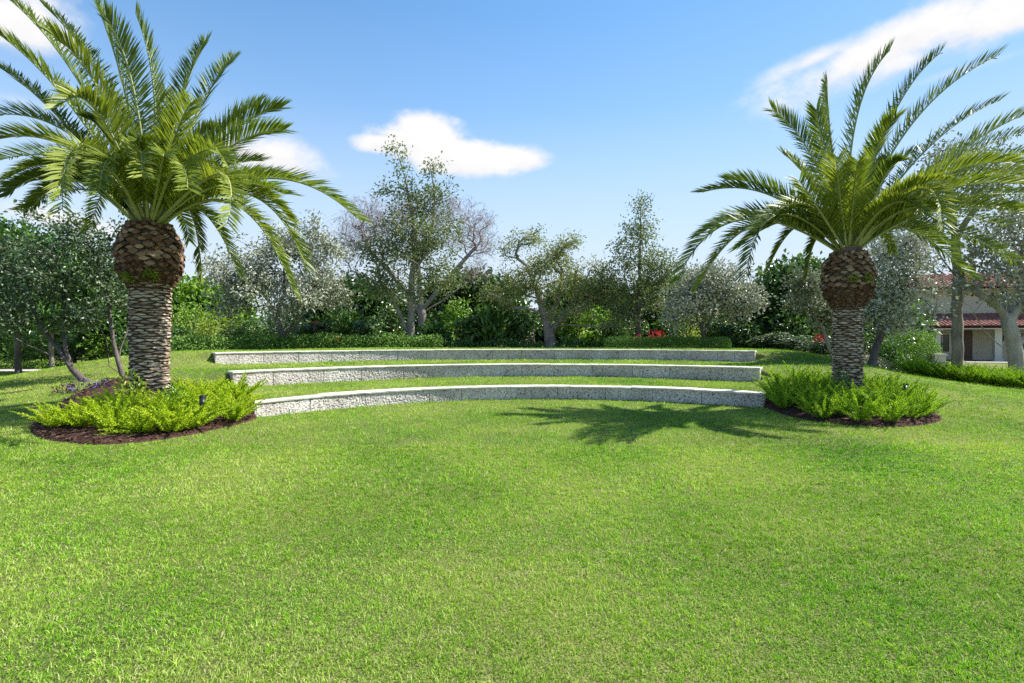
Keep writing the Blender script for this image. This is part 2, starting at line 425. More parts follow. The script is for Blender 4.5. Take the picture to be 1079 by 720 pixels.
# ------------------------------------------------------------------ seat walls
def arc_wall(idx, label):
    Rw, h, a0, a1 = WALLS[idx]; top = TOPS[idx]; bot = (TOPS[idx - 1] if idx else 0) - .18
    am = R((a0 + a1) / 2); o = np.array([ACX + Rw * math.sin(am), ACY + Rw * math.cos(am), bot])
    root = empty('stone_seat_wall', o, label, 'seat wall', 'curved coral stone seat walls')
    capt = .045; res = (.016, .022, .03)[idx]
    def pt(r, p, z): return np.stack([ACX + r * np.sin(p), ACY + r * np.cos(p), z + 0 * r], -1)
    b = Buf(); L = R(a1 - a0) * Rw; nb = max(4, round(L / 1.25)); edges = np.linspace(R(a0), R(a1), nb + 1); gap = .0025 / Rw
    edges[1:-1] += rng.normal(size=nb - 1) * .12 / Rw
    for q in range(nb):
        p0, p1 = edges[q] + gap, edges[q + 1] - gap; tint = rng.uniform(0, 1)
        na = max(4, int((p1 - p0) * Rw / res)); nz = int((top - capt - bot) / res); zz = np.linspace(bot, top - capt, nz + 1); pp = np.linspace(p0, p1, na + 1)
        Z, Pp = np.meshgrid(zz, pp, indexing='ij')
        rad = np.full(Z.shape, Rw + .012)
        q0 = pt(rad, Pp, Z).reshape(-1, 3)
        dsp = np.array([noise.noise(Vector(v_) * 24) * .008 + noise.noise(Vector(v_) * 50) * .007 for v_ in q0]).reshape(Z.shape)
        ed = np.minimum(ss(0, .02, (Pp - p0) * Rw), ss(0, .02, (p1 - Pp) * Rw))
        rad = rad + np.maximum(dsp, -.004) * 1.4 + (1 - ed) * .008
        ff = (np.arange(nz)[:, None] * (na + 1) + np.arange(na)[None])[..., None] + np.array([0, na + 1, na + 2, 1])
        b.add(pt(rad, Pp, Z), ff.reshape(-1, 4), 0, tint, False)
        # back, ends
        P8 = np.concatenate([pt(np.array([Rw + .012, Rw + WT - .02, Rw + WT - .02, Rw + .012]), np.array([p0, p0, p0, p0]), np.array([bot, bot, top - capt, top - capt])),
                             pt(np.array([Rw + .012, Rw + WT - .02, Rw + WT - .02, Rw + .012]), np.array([p1, p1, p1, p1]), np.array([bot, bot, top - capt, top - capt]))])
        b.add(P8, [(0, 1, 2, 3), (4, 7, 6, 5), (1, 5, 6, 2)], 0, tint)
    b.build('wall_face', M['coral'], root, o)
    b = Buf(); nc = max(4, round(L / 1.6)); edges = np.linspace(R(a0) - .015 / Rw, R(a1) + .015 / Rw, nc + 1)
    for q in range(nc):
        p0, p1 = edges[q] + .006 / Rw, edges[q + 1] - .006 / Rw; na = 10; pp = np.linspace(p0, p1, na + 1); dz = rng.normal() * .0025
        prof = [(Rw - .012, top - capt + .002), (Rw - .018, top - .012), (Rw - .008, top), (Rw + WT - .01, top), (Rw + WT, top - .012), (Rw + WT, top - capt + .002)]
        Vv = np.concatenate([pt(np.full(na + 1, r_) + rng.normal(size=na + 1) * .002, pp, np.full(na + 1, z_ + dz)) for r_, z_ in prof]); m_ = na + 1; n_ = len(prof)
        ff = [(s * m_ + t, s * m_ + t + 1, ((s + 1) % n_) * m_ + t + 1, ((s + 1) % n_) * m_ + t) for s in range(n_) for t in range(na)]
        b.add(Vv, np.array(ff)[:, ::-1], 0, .5)
        b.add(Vv[::m_], [list(range(n_))]); b.add(Vv[na::m_], [list(range(n_))[::-1]])
    b.build('cap', M['cap'], root, o)


arc_wall(0, 'lowest and nearest curved seat wall of pale pitted coral stone')
arc_wall(1, 'middle curved coral stone seat wall between the lowest and the topmost')
arc_wall(2, 'topmost and farthest curved coral stone seat wall below the hedges')


# ------------------------------------------------------------------ palms
def frond(P0, Pm, P2, parent, o, n=124, LL=.46, tint=0., wd=.030, va=.62, face=0.):
    P0, Pm, P2 = map(np.asarray, (P0, Pm, P2)); P1 = 2 * Pm - .5 * (P0 + P2)
    b = Buf(); t = np.linspace(0, 1, 26)[:, None]
    pts = (1 - t) ** 2 * P0 + 2 * t * (1 - t) * P1 + t * t * P2
    Ltot = np.linalg.norm(np.diff(pts, axis=0), axis=1).sum()
    tube(b, pts, .026 * (1 - t[:, 0]) ** .8 + .004, 5, 1)
    tt = np.sort(np.concatenate([np.linspace(.06, .995, n)] * 2)); side = np.tile([1., -1], n)
    tt = np.clip(tt + rng.normal(size=2 * n) * .003, .1, 1); T1 = tt[:, None]
    p = (1 - T1) ** 2 * P0 + 2 * T1 * (1 - T1) * P1 + T1 * T1 * P2
    T = norm(2 * (1 - T1) * (P1 - P0) + 2 * T1 * (P2 - P1))
    up = norm(np.array([0, face, 1.])); bend = norm(P0 - 2 * P1 + P2)          # towards the hollow side
    S = norm(np.cross(T, np.where(np.abs(T @ up)[:, None] > .93, -bend, up)))
    S0 = norm(np.cross(norm(P2 - P0), up - .6 * bend)); S = norm(S * .35 + S0 * .65); S = norm(S - T * (S * T).sum(1, keepdims=True))
    Nn = np.cross(S, T); Nn = np.where((Nn @ (up - .5 * bend))[:, None] < 0, -Nn, Nn)
    prof = ss(.03, .26, tt) * (1 - .70 * ss(.55, 1.03, tt))
    l = LL * (.6 + .4 * prof) * rng.uniform(.88, 1.1, 2 * n) * min(1.1, Ltot / 3.4 + .15)
    al = (.98 - .46 * tt) + rng.normal(size=2 * n) * .05
    be = va + rng.normal(size=2 * n) * .16
    out = S * side[:, None] * np.cos(be)[:, None] + Nn * np.sin(be)[:, None]
    d = norm(np.cos(al)[:, None] * T + np.sin(al)[:, None] * out)
    d2 = norm(d + np.array([0, 0, -.10]))
    wdir = norm(np.cross(d, np.cross(T, out)) * .9 + .15 * rng.normal(size=(2 * n, 3)))
    wdir = norm(T - d * (T * d).sum(1, keepdims=True) + .25 * rng.normal(size=(2 * n, 3)))
    w = wd * rng.uniform(.85, 1.15, 2 * n)[:, None] * .5
    l = l[:, None]; mid = p + d * l * .5; tip = mid + d2 * l * .5
    fold = np.cross(wdir, d) * .006
    Vv = np.stack([p - wdir * w * .5, p + wdir * w * .5, mid + wdir * w, tip, mid - wdir * w], 1).reshape(-1, 3)
    k = np.arange(2 * n)[:, None] * 5; rv = np.clip(.44 + min(tint, .28) + rng.normal(size=2 * n) * .12, 0, 1)
    b.add(Vv, k + np.array([[0, 1, 2, 4]]), 0, np.repeat(rv, 5)); b.f.append(k + b.n - len(Vv) + np.array([[4, 2, 3]])); b.m.append(np.zeros(2 * n, int)); b.sm.append(np.zeros(2 * n, bool))
    return b.build('frond', [M['palm_leaf'], M['rachis']], parent, o)


def pad(b, c, nrm, tang, w, h, raise_, tilt, rnd, m_face=1, m_side=0):
    """one cut leaf base: a lens standing proud of the trunk"""
    upv = np.cross(nrm, tang); a = np.array([0, 40, 90, 140, 180, 225, 270, 315]) * PI / 180
    ox = np.array([1, .52, 0, -.52, -1, -.55, 0, .55]) * w / 2; oz = np.array([0, .58, 1, .58, 0, -.62, -1, -.62]) * h / 2
    base = c + ox[:, None] * tang + oz[:, None] * upv - nrm * .015
    outd = nrm + upv * tilt
    face = c + (ox * .86)[:, None] * tang + (oz * .8)[:, None] * upv + outd * raise_ + rng.normal(size=(8, 3)) * .004
    Vv = np.concatenate([base, face]); q = np.arange(8)
    b.add(Vv, np.stack([q, (q + 1) % 8, (q + 1) % 8 + 8, q + 8], -1), m_side, rnd * .4)
    b.add(face, [list(range(8))], m_face, rnd)


def palm(px, d, label, zb, zt, r_tr, r_ball, fronds, nfill, seed, mossy):
    global rng
    rng = np.random.default_rng(seed)
    o = gp(px, d); x0, y0, z0 = o
    root = empty('palm_tree', o, label, 'palm tree', 'Canary palms beside the seat walls')
    # trunk
    def rad(z):
        return r_tr * (1 + .10 * ss(z0 + .9, z0, z) + .04 * np.sin(z * 2.1 + seed))
    b = Buf(); zs = np.linspace(z0 - .1, zb + .2, 60)
    tube(b, np.column_stack([np.full(60, x0), np.full(60, y0), zs]), rad(zs) - .01, 40, 0)
    rows = int((zb + .1 - z0) / .047); nper = 10
    for rI in range(rows):
        z = z0 + rI * .047
        for q in range(nper):
            a = (q + .5 * (rI % 2) + .02 * rI) / nper * 2 * PI + rng.normal() * .06
            nrm = np.array([math.cos(a), math.sin(a), 0]); tg = np.array([-math.sin(a), math.cos(a), 0]); rz = float(rad(z))
            zz = z + rng.normal() * .008
            pad(b, np.array([x0, y0, zz]) + nrm * rz, nrm, tg, 2 * PI * rz / nper * rng.uniform(1.0, 1.5), rng.uniform(.034, .060), rng.uniform(.012, .034), -.3, rng.uniform(.0, 1))
    b.build('trunk', [M['fibre'], M['scar']], root, o)
    # ball of cut leaf bases
    b = Buf(); zs = np.linspace(zb - .08, zt + .22, 40); u = (zs - zb) / (zt - zb)
    def rb(z):
        u = (np.asarray(z) - zb) / (zt - zb)
        return r_tr * .95 + (r_ball - r_tr * .95) * ss(-.10, .30, u) - (r_ball - r_tr * .85) * ss(.72, 1.2, u) * .75
    tube(b, np.column_stack([np.full(40, x0), np.full(40, y0), zs]), rb(zs) - .02, 40, 0, jit=.012)
    nper = 16; z = zb + .03; rI = 0
    while z < zt + .14:
        u = (z - zb) / (zt - zb); low = u < .38
        hgt = .09 if low else .125
        for q in range(nper):
            a = (q + .5 * (rI % 2) + .07 * rI) / nper * 2 * PI + rng.normal() * (.09 if low else .045)
            nrm = np.array([math.cos(a), math.sin(a), 0]); tg = np.array([-math.sin(a), math.cos(a), 0]); rz = float(rb(z)); dr = float(rb(z + .02) - rb(z - .02)) / .04
            n3 = norm(nrm - np.array([0, 0, dr * .5]))
            zz = z + rng.normal() * (.03 if low else .016)
            pad(b, np.array([x0, y0, zz]) + nrm * rz, n3, tg, 2 * PI * rz / nper * (rng.uniform(.5, .8) if low else rng.uniform(.95, 1.1)), hgt * rng.uniform(.65, 1.05), rng.uniform(.02, .05) if low else rng.uniform(.03, .08), .1 if low else rng.uniform(-.9, -.2),
                (rng.uniform(0, .45) if low else rng.uniform(.15, 1.0)))
        z += hgt * .52; rI += 1
    # hanging fibres on the lower ball
    N = 1500; a = rng.uniform(0, 2 * PI, N); z = zb - .05 + (zt - zb + .05) * rng.uniform(0, 1, N) ** 1.7; rz = rb(z)
    c = np.column_stack([x0 + np.cos(a) * rz, y0 + np.sin(a) * rz, z]); nn = np.column_stack([np.cos(a), np.sin(a), 0 * a])
    leaves(b, c, nn * .5 + rng.normal(size=(N, 3)) * .5 + np.array([0, 0, -.5]), nn + rng.normal(size=(N, 3)) * .5, rng.uniform(.05, .11, N), .016, rng.uniform(0, .6, N), 1)
    b.build('leaf_base_ball', [M['fibre'], M['boot']], root, o)
    # fronds
    hub = np.array([x0, y0, zt + .02])
    for (mx, my, tx, ty, dd, tint) in fronds:
        tip = W(tx, ty, d + dd); mid = W(mx, my, d + dd * .5)
        dv = norm(mid - hub); dv[2] = max(dv[2], -.1)
        st = hub + np.array([dv[0], dv[1], 0]) * .26 + np.array([0, 0, .05 + .22 * max(dv[2], 0)])
        fc = 0.
        if abs(dd) < 2.1 and ty < 185: fc = .12 if (px < 500 and tx < 62) else rng.uniform(.25, .95)
        elif dd > -1.3: fc = rng.uniform(.3, .9) if tx > 1040 else rng.uniform(-.5, .7)
        frond(st, mid, tip, root, o, tint=tint, face=fc)
    for q in range(nfill):
        az = q * 2.399963 + seed; el = R(rng.uniform(28, 78)); L = rng.uniform(2.4, 3.1)
        if math.sin(az) < -.2: el = max(el, R(34)); L *= .9
        h = np.array([math.cos(az), math.sin(az), 0])
        st = hub + h * rng.uniform(.1, .3) + np.array([0, 0, .05 + .2 * math.sin(el)])
        mid = st + (h * math.cos(el) + np.array([0, 0, math.sin(el)])) * L * .5
        tip = st + h * L * math.cos(el) * .9 + np.array([0, 0, L * math.sin(el) * .9 - L * (.12 + .3 * math.cos(el))])
        frond(st, mid, tip, root, o, tint=rng.normal() * .08 + .03, face=rng.normal() * .6)
    # little ferns rooted in the ball
    for q, (a, u, lab) in enumerate(mossy):
        z = zb + u * (zt - zb); c = np.array([x0 + math.cos(a) * float(rb(z)), y0 + math.sin(a) * float(rb(z)), z]); b = Buf(); N = 150
        out = np.array([math.cos(a), math.sin(a), 0]); d_ = norm(rnd_dir(N) * .8 + out * .7 + np.array([0, 0, .2]))
        leaves(b, c + d_ * rng.uniform(0, .09, (N, 1)) + rng.normal(size=(N, 3)) * np.array([.035, .035, .02]), d_, rnd_dir(N), rng.uniform(.04, .1, N), .022, rng.uniform(0, .7, N), 0)
        tag(b.build('ball_fern', M['yellow'], None, c), lab, 'fern', 'tiny ferns rooted in the palm crown bases')
    return root


FL = [  # mid x, y, tip x, y, depth offset, tint   (left palm)
    (78, 78, -6, -12, .3, -.1), (112, 95, 46, 6, .9, -.2), (72, 108, -8, 32, -.4, 0), (66, 128, -6, 68, .5, -.25), (128, 82, 92, -14, 1.0, -.08),
    (142, 100, 112, 18, -.8, -.05), (163, 105, 143, 15, .8, .02), (112, 110, 58, 38, -1.2, .3), (190, 108, 217, 46, 1.3, -.1), (212, 112, 246, 62, 2.0, -.12),
    (183, 150, 202, 108, -2.4, .22), (226, 148, 272, 110, 1.6, -.1), (235, 146, 294, 115, .3, -.05), (236, 160, 298, 138, -.6, .05), (228, 182, 276, 170, 1.8, -.1),
    (246, 190, 306, 190, 1.2, 0), (280, 188, 376, 230, -.2, .12), (262, 205, 322, 282, .4, .05), (246, 215, 308, 306, -.9, .1), (228, 184, 240, 236, -2.9, .42),
    (88, 158, 66, 222, -2.8, .35), (74, 142, -10, 122, .4, .05), (72, 156, -12, 150, -.7, .08), (76, 170, -10, 172, .9, -.1), (76, 190, -4, 205, -.3, -.05),
    (92, 200, 24, 222, 1.2, -.1), (150, 165, 150, 186, -2.6, .4), (198, 218, 213, 292, .9, .0), (106, 122, 64, 112, -2.0, .25), (228, 196, 300, 205, -1.6, .1),
    (120, 190, 96, 240, 1.8, -.2), (212, 222, 252, 290, 1.6, -.2), (168, 150, 175, 95, 1.8, -.1), (142, 150, 120, 100, 1.9, -.1), (205, 165, 240, 175, -2.3, .2),
    (122, 170, 104, 205, -2.6, .1), (185, 175, 198, 200, -2.7, .15), (170, 175, 172, 165, -2.4, .1)]
FR = [  # right palm
    (902, 128, 938, 53, .4, .05), (938, 128, 991, 56, 1.0, -.15), (960, 132, 1053, 58, .2, .02), (976, 158, 1054, 106, 1.2, -.15), (1000, 168, 1092, 116, -.4, .08),
    (876, 150, 872, 86, .9, .0), (856, 166, 814, 116, .7, -.05), (856, 196, 826, 163, 1.8, -.1), (870, 168, 860, 116, -.6, .05), (920, 168, 944, 124, -1.4, .1),
    (884, 200, 882, 166, -2.8, .28), (862, 220, 842, 190, -2.4, .15), (812, 206, 740, 203, .5, -.05), (818, 204, 766, 190, 1.5, -.1), (806, 226, 736, 248, .8, -.1),
    (780, 232, 714, 296, -.5, .02), (800, 236, 736, 302, .6, .12), (822, 226, 786, 288, -1.6, -.15), (846, 236, 812, 278, 1.0, .05), (862, 250, 850, 292, .8, .1),
    (1000, 190, 1090, 160, .5, -.02), (998, 200, 1094, 182, -.7, .15), (990, 214, 1094, 206, .8, .02), (990, 222, 1094, 228, -.9, .12), (966, 200, 994, 240, -2.6, .4),
    (960, 226, 1060, 238, 1.2, -.1), (946, 206, 1000, 190, -2.2, .25), (930, 190, 966, 160, 1.8, -.1), (850, 216, 800, 240, -2.2, .05), (912, 186, 926, 140, 2.0, -.1),
    (940, 236, 1010, 262, 1.6, -.15), (900, 200, 904, 170, -2.6, .2), (836, 232, 776, 262, 1.7, -.15), (992, 178, 1090, 138, .9, .0), (985, 204, 1092, 196, -1.4, .15), (970, 222, 1080, 222, .1, .05), (975, 238, 1070, 276, .6, -.05), (952, 240, 1022, 292, -.4, .0), (985, 190, 1075, 172, -1.8, .2)]
palm(158, 10.0, 'Canary palm at the left with brown leaf-base ball, beside the dark mulch bed', 2.62, 3.60, .305, .495, FL, 15, 3,
     [(-1.75, .1, 'small yellow-green fern on the front left of the left palm ball'), (-.95, .16, 'small yellow-green fern on the front right of the left palm ball')])
palm(893, 12.0, 'Canary palm at the right standing in front of the tile-roofed house', 2.35, 3.44, .272, .465, FR, 15, 5,
     [(-1.9, .5, 'small fern growing on the front left of the right palm ball'), (-1.35, .52, 'small fern growing on the front centre of the right palm ball')])


# ------------------------------------------------------------------ trees
def grow(polys, att, r0, rtip=.008, up=.25, wob=.06):
    """limbs given as polylines, then a branch to every leaf clump, from the nearest limb"""
    pos, par, dep = [], [], []
    def addn(p, q):
        pos.append(np.asarray(p, float)); par.append(q); dep.append(0 if q < 0 else dep[q] + np.linalg.norm(pos[-1] - pos[q])); return len(pos) - 1
    for pl in polys:
        pl = np.array(pl, float); last = -1
        if pos:
            last = int(np.argmin(np.linalg.norm(np.array(pos) - pl[0], axis=1)))
        seg = []
        for a, b_ in zip(pl[:-1], pl[1:]):
            n = max(1, int(np.linalg.norm(b_ - a) / .3)); seg += [a + (b_ - a) * q / n for q in range(n)]
        seg.append(pl[-1]); seg = np.array(seg); seg[1:-1] += rng.normal(size=seg[1:-1].shape) * wob * .4
        sm = seg.copy(); sm[1:-1] = (seg[:-2] + 2 * seg[1:-1] + seg[2:]) / 4
        for q, p in enumerate(sm):
            if q == 0 and last >= 0: continue
            last = addn(p, last)
    tips = np.zeros(0)
    P = np.array(pos); order = np.argsort([np.min(np.linalg.norm(P - a, axis=1)) for a in att])
    ends = []
    for q in order:
        a = att[q]; P = np.array(pos); dv = a - P; dist = np.linalg.norm(dv, axis=1)
        cost = dist * (1 + .55 * np.maximum(0, -dv[:, 2] / np.maximum(dist, 1e-6))) + .12 * np.array(dep) + (P[:, 2] < P[0, 2] + .6) * 1.5
        s = int(np.argmin(cost)); n = max(1, int(np.ceil(dist[s] / .35))); p0 = pos[s]; last = s
        pd = norm(p0 - pos[par[s]]) if par[s] >= 0 else np.array([0, 0, 1.])
        c1 = p0 + (pd * .35 + np.array([0, 0, up])) * dist[s] * .6 + (a - p0) * .25
        for k in range(1, n + 1):
            t = k / n; p = (1 - t) ** 2 * p0 + 2 * t * (1 - t) * c1 + t * t * a
            if k < n: p = p + rng.normal(size=3) * wob * min(1, dist[s])
            last = addn(p, last)
        ends.append(last)
    n = len(pos); cnt = np.zeros(n)
    for e in ends: cnt[e] += 1
    kids = [[] for _ in range(n)]
    for q in range(n - 1, -1, -1):
        if cnt[q] == 0: cnt[q] = .5
        if par[q] >= 0: cnt[par[q]] += cnt[q]; kids[par[q]].append(q)
    rad = np.maximum(rtip, r0 * (cnt / cnt[0]) ** .5)
    b = Buf(); pos = np.array(pos); stack = [(-1, 0)]
    starts = [(-1, 0)]
    while starts:
        pr, q = starts.pop(); ch = [pos[pr]] if pr >= 0 else []; rs = [min(rad[pr], rad[q] * 1.15)] if pr >= 0 else []
        while True:
            ch.append(pos[q]); rs.append(rad[q])
            if not kids[q]: break
            ks = sorted(kids[q], key=lambda z: -cnt[z]); starts += [(q, z) for z in ks[1:]]; q = ks[0]
        rs = np.array(rs)
        if pr < 0:                                   # root flare
            hgt = np.array(ch)[:, 2] - ch[0][2]; rs = rs * (1 + .45 * np.exp(-hgt / .25))
        if len(ch) > 1: tube(b, ch, rs, 10 if rs.max() > .07 else (6 if rs.max() > .025 else 4), 0, jit=.03)
    return b, pos, ends, par


def blobs(spec, d, n):
    """spec: px centre x, y, half width, half height (photo px), depth offset; returns clump centres filling the crown"""
    out = []; vol = np.array([s[2] * s[3] for s in spec], float); cn = np.maximum(2, (n * vol / vol.sum()).astype(int))
    for (x, y, rx, ry, dd), k in zip(spec, cn):
        c = W(x, y, d + dd); sc = np.array([rx * d / F, (rx * .75 + ry * .25) * d / F, ry * d / F])
        q = rnd_dir(k) * (rng.uniform(0, 1, (k, 1)) ** .42)
        out.append(c + q * sc)
    return np.concatenate(out)


def tree(name, label, cat, base, d, limbs, spec, nclump, nleaf, L, Wd, bark, leaf, r0, seed, group=None, sig=.22, up=.25, bright=0., rtip=.008, droop=0., wob=.06, out=.7):
    global rng
    rng = np.random.default_rng(seed)
    o = gp(base, d)
    root = empty(name, o, label, cat, group)
    pl = [[o + np.array([0, 0, -.1])] + [W(x, y, d + dd) for x, y, dd in limbs[0]]] + [[W(x, y, d + dd) for x, y, dd in l] for l in limbs[1:]]
    att = blobs(spec, d, nclump)
    ns = np.array([noise.noise(Vector(a) * .95 + Vector((seed, 0, 0))) for a in att]); att = att[ns > np.quantile(ns, 0. if name == 'background_tree' else (.36 if leaf == 'teal' else .22))]
    b, pos, ends, par = grow(pl, att, r0, rtip, up, wob)
    b.build('trunk', M[bark], root, o)
    if leaf:
        b = Buf(); E = pos[ends]; pd = norm(E - pos[[par[e] for e in ends]])
        nleaf *= 2.3; L *= 1.35; Wd *= 1.65; sig *= .92
        per = rng.poisson(nleaf, len(ends)).clip(2); idx = np.repeat(np.arange(len(ends)), per); N = len(idx)
        off = rng.normal(size=(N, 3)) * sig * np.array([1, 1, .75]); back = rng.uniform(-.8, .3, (N, 1))
        c = E[idx] + off + pd[idx] * back * sig * 1.5
        dr = norm(rnd_dir(N) + pd[idx] * out + norm(off) * .5 + np.array([0, 0, -droop]))
        ct = rng.normal(size=len(ends)) * .13
        rv = np.clip(.45 + bright + ct[idx] + rng.normal(size=N) * .2, 0, 1)
        leaves(b, c, dr, rnd_dir(N) + np.array([0, 0, .6]), L * rng.uniform(.7, 1.3, N), Wd * rng.uniform(.7, 1.3, N), rv, 0)
        b.build('crown', M[leaf], root, o)
    return root


GB = 'silver buttonwood trees in front of the dark shrubs'
# small dark trees in the left bed
tree('small_tree', 'small blue-green tree with forked trunk leaning left, in the left bed', 'tree', 108, 12.6,
     [[(100, 412, 0), (85, 400, 0), (70, 380, .1), (45, 345, .2), (30, 310, .4)], [(70, 380, .1), (50, 372, -.2), (28, 366, -.3), (8, 352, -.4)], [(72, 384, 0), (66, 340, .4), (70, 300, .6)]],
     [(40, 300, 42, 40, .2), (5, 275, 40, 36, .6), (70, 270, 40, 34, .5), (20, 335, 36, 24, -.2), (75, 330, 30, 26, .3), (-30, 310, 40, 45, 0), (30, 250, 40, 22, .8), (22, 228, 12, 14, .6), (75, 240, 10, 12, .4)],
     230, 19, .075, .036, 'bark', 'teal', .066, 11, 'small dark trees behind the left palm', .19)
tree('small_tree', 'small blue-green tree with wavy upright trunks right behind the left palm', 'tree', 130, 13.0,
     [[(131, 398, 0), (122, 380, 0), (118, 350, 0), (112, 310, .1), (104, 270, .2)], [(122, 384, 0), (135, 350, .3), (140, 310, .4)], [(116, 400, .2), (113, 385, .2), (114, 360, .1), (96, 330, 0)]],
     [(110, 290, 32, 36, .2), (95, 245, 30, 22, .3), (135, 265, 26, 34, .5), (100, 335, 26, 22, 0), (140, 320, 22, 30, .5), (150, 240, 24, 14, .8)],
     130, 19, .075, .036, 'bark', 'teal', .05, 12, 'small dark trees behind the left palm', .19)
tree('broadleaf_tree', 'tall broad dark green tree at the far left edge behind the path', 'tree', 20, 24,
     [[(18, 360, 0), (22, 320, 0), (20, 280, 0)]],
     [(10, 270, 50, 38, 0), (55, 275, 40, 36, .4), (-30, 280, 50, 45, 0), (80, 300, 34, 40, .2), (30, 320, 60, 25, -.5)], 260, 34, .17, .09, 'bark_dark', 'broad', .11, 13, None, .4)
tree('slim_tree', 'slim pale-trunked young tree standing beyond the path', 'tree', 55, 24.5,
     [[(55, 375, 0), (54, 350, 0), (55, 320, 0)]], [(55, 325, 26, 22, 0)], 36, 20, .14, .07, 'bark_pale', 'broad', .09, 14, None, .35)
# silver buttonwoods
tree('silver_tree', 'silver-leaved gnarled tree left of the bare mauve tree', 'tree', 300, 23.5,
     [[(300, 352, 0), (292, 342, 0), (288, 325, 0), (270, 300, .2)], [(300, 352, 0), (312, 345, 0), (318, 325, -.2), (325, 300, 0)], [(290, 330, 0), (300, 310, .3), (300, 280, .3)]],
     [(262, 285, 40, 42, 0), (300, 275, 36, 36, .3), (335, 305, 30, 34, 0), (300, 315, 50, 22, -.4), (345, 275, 22, 24, .4), (240, 310, 24, 26, .3), (300, 248, 16, 20, .3), (330, 245, 10, 24, .2)],
     300, 26, .11, .05, 'bark', 'silver', .13, 21, GB, .28, .2, .1)
tree('silver_tree', 'low silver-leaved tree right of the conical tree, behind the clipped hedge', 'tree', 740, 24,
     [[(742, 352, 0), (735, 335, 0), (725, 318, 0)], [(742, 350, 0), (752, 330, .2), (760, 308, .2)], [(740, 345, 0), (744, 318, -.2), (745, 300, 0)]],
     [(735, 312, 32, 24, 0), (765, 305, 28, 26, .3), (748, 290, 26, 16, .3), (720, 325, 22, 18, -.2), (785, 318, 20, 20, .2)],
     230, 26, .11, .05, 'bark', 'silver', .10, 22, GB, .28, .2, .16)
tree('silver_tree', 'large silver-leaved tree right behind the right palm', 'tree', 918, 19.5,
     [[(920, 375, 0), (928, 355, 0), (935, 330, 0), (945, 300, 0)], [(928, 355, 0), (918, 330, .2), (920, 295, .2)], [(935, 335, 0), (955, 310, -.3), (970, 295, -.3)]],
     [(925, 285, 34, 40, .2), (955, 275, 36, 38, 0), (965, 310, 28, 36, -.2), (935, 325, 32, 28, 0), (940, 250, 30, 20, .3), (905, 320, 16, 26, .4)],
     270, 17, .10, .046, 'bark', 'silver', .12, 23, GB, .25, .2, .30)
tree('silver_tree', 'young grey-green tree with a leaning pale stem left of the right palm trunk', 'tree', 886, 18.5,
     [[(880, 385, 0), (870, 355, 0), (862, 338, 0), (852, 315, 0)]],
     [(852, 312, 20, 24, 0), (870, 322, 20, 20, .2), (845, 295, 12, 14, 0), (880, 335, 12, 14, .1)], 95, 22, .10, .044, 'bark_pale', 'silver', .055, 24, GB, .2, .2, -.12)
# centre
tree('bare_tree', 'wide bare tree with a fan of fine mauve twigs behind the tall tree', 'tree', 448, 31,
     [[(446, 350, 0), (444, 325, 0)], [(444, 330, 0), (415, 290, 0), (385, 260, 0)], [(444, 328, 0), (475, 290, 0), (500, 262, 0)], [(444, 325, 0), (440, 270, 0), (436, 235, 0)], [(446, 335, 0), (405, 300, .5), (370, 285, .5)], [(446, 330, 0), (490, 300, .5), (515, 285, .5)]],
     [(378, 245, 30, 36, 0), (400, 232, 34, 28, .3), (450, 222, 40, 24, 0), (490, 238, 34, 32, 0), (508, 258, 16, 30, 0), (365, 268, 16, 26, 0), (430, 250, 60, 30, 0), (500, 285, 20, 16, 0)],
     1300, 6, .22, .012, 'twig', 'twig', .24, 31, None, .20, .12, rtip=.010, out=3.)
tree('tall_tree', 'tallest forked tree with thin wispy top against the cloud', 'tree', 432, 26,
     [[(432, 352, 0), (433, 330, 0), (434, 300, 0), (436, 262, 0), (434, 225, 0), (428, 190, 0), (420, 165, 0), (412, 148, 0)], [(430, 354, -.1), (424, 338, -.1), (415, 318, 0), (400, 295, 0)],
      [(434, 290, 0), (450, 265, 0), (458, 230, 0), (456, 190, 0), (452, 168, 0)], [(435, 250, 0), (465, 205, 0), (478, 193, 0)], [(428, 345, 0), (420, 341, -.3), (408, 339, -.4)], [(436, 262, 0), (415, 235, 0)]],
     [(432, 275, 42, 28, 0), (440, 240, 38, 26, 0), (410, 250, 26, 22, .2), (465, 250, 26, 28, .2), (435, 205, 22, 26, 0), (462, 205, 20, 18, 0), (425, 178, 9, 22, 0), (455, 180, 8, 18, 0), (412, 155, 5, 12, 0), (480, 195, 8, 5, 0), (400, 290, 28, 20, -.2), (470, 290, 30, 20, .2), (430, 305, 50, 16, 0), (405, 200, 8, 10, 0), (385, 265, 16, 12, 0)],
     460, 13, .11, .05, 'bark_pale', 'sparse', .19, 32, None, .24, .3, .12)
tree('live_oak', 'spreading live oak with gnarled low limbs in the middle of the top terrace', 'tree', 580, 26.5,
     [[(580, 352, 0), (576, 340, 0), (572, 325, 0), (565, 300, 0), (555, 280, 0)], [(580, 350, 0), (592, 335, 0), (602, 325, -.2), (622, 318, -.3), (636, 320, -.4)], [(583, 346, 0), (600, 342, -.6), (625, 345, -.9), (656, 345, -1.0)],
      [(574, 332, 0), (560, 326, -.3), (540, 324, -.5), (520, 328, -.6)], [(578, 338, 0), (588, 315, .4), (592, 290, .5)], [(602, 325, 0), (615, 300, .2), (622, 285, .2)]],
     [(548, 300, 30, 18, 0), (570, 275, 34, 20, .2), (610, 290, 32, 22, .2), (540, 262, 14, 16, 0), (595, 258, 16, 12, 0), (630, 310, 26, 16, -.4), (520, 312, 22, 14, -.4), (585, 305, 40, 14, -.3), (560, 250, 20, 10, 0), (640, 290, 14, 14, 0), (605, 328, 30, 8, -.8), (640, 338, 18, 8, -.9)],
     420, 20, .085, .04, 'bark_pale', 'oak', .27, 33, None, .24, .1, .12)
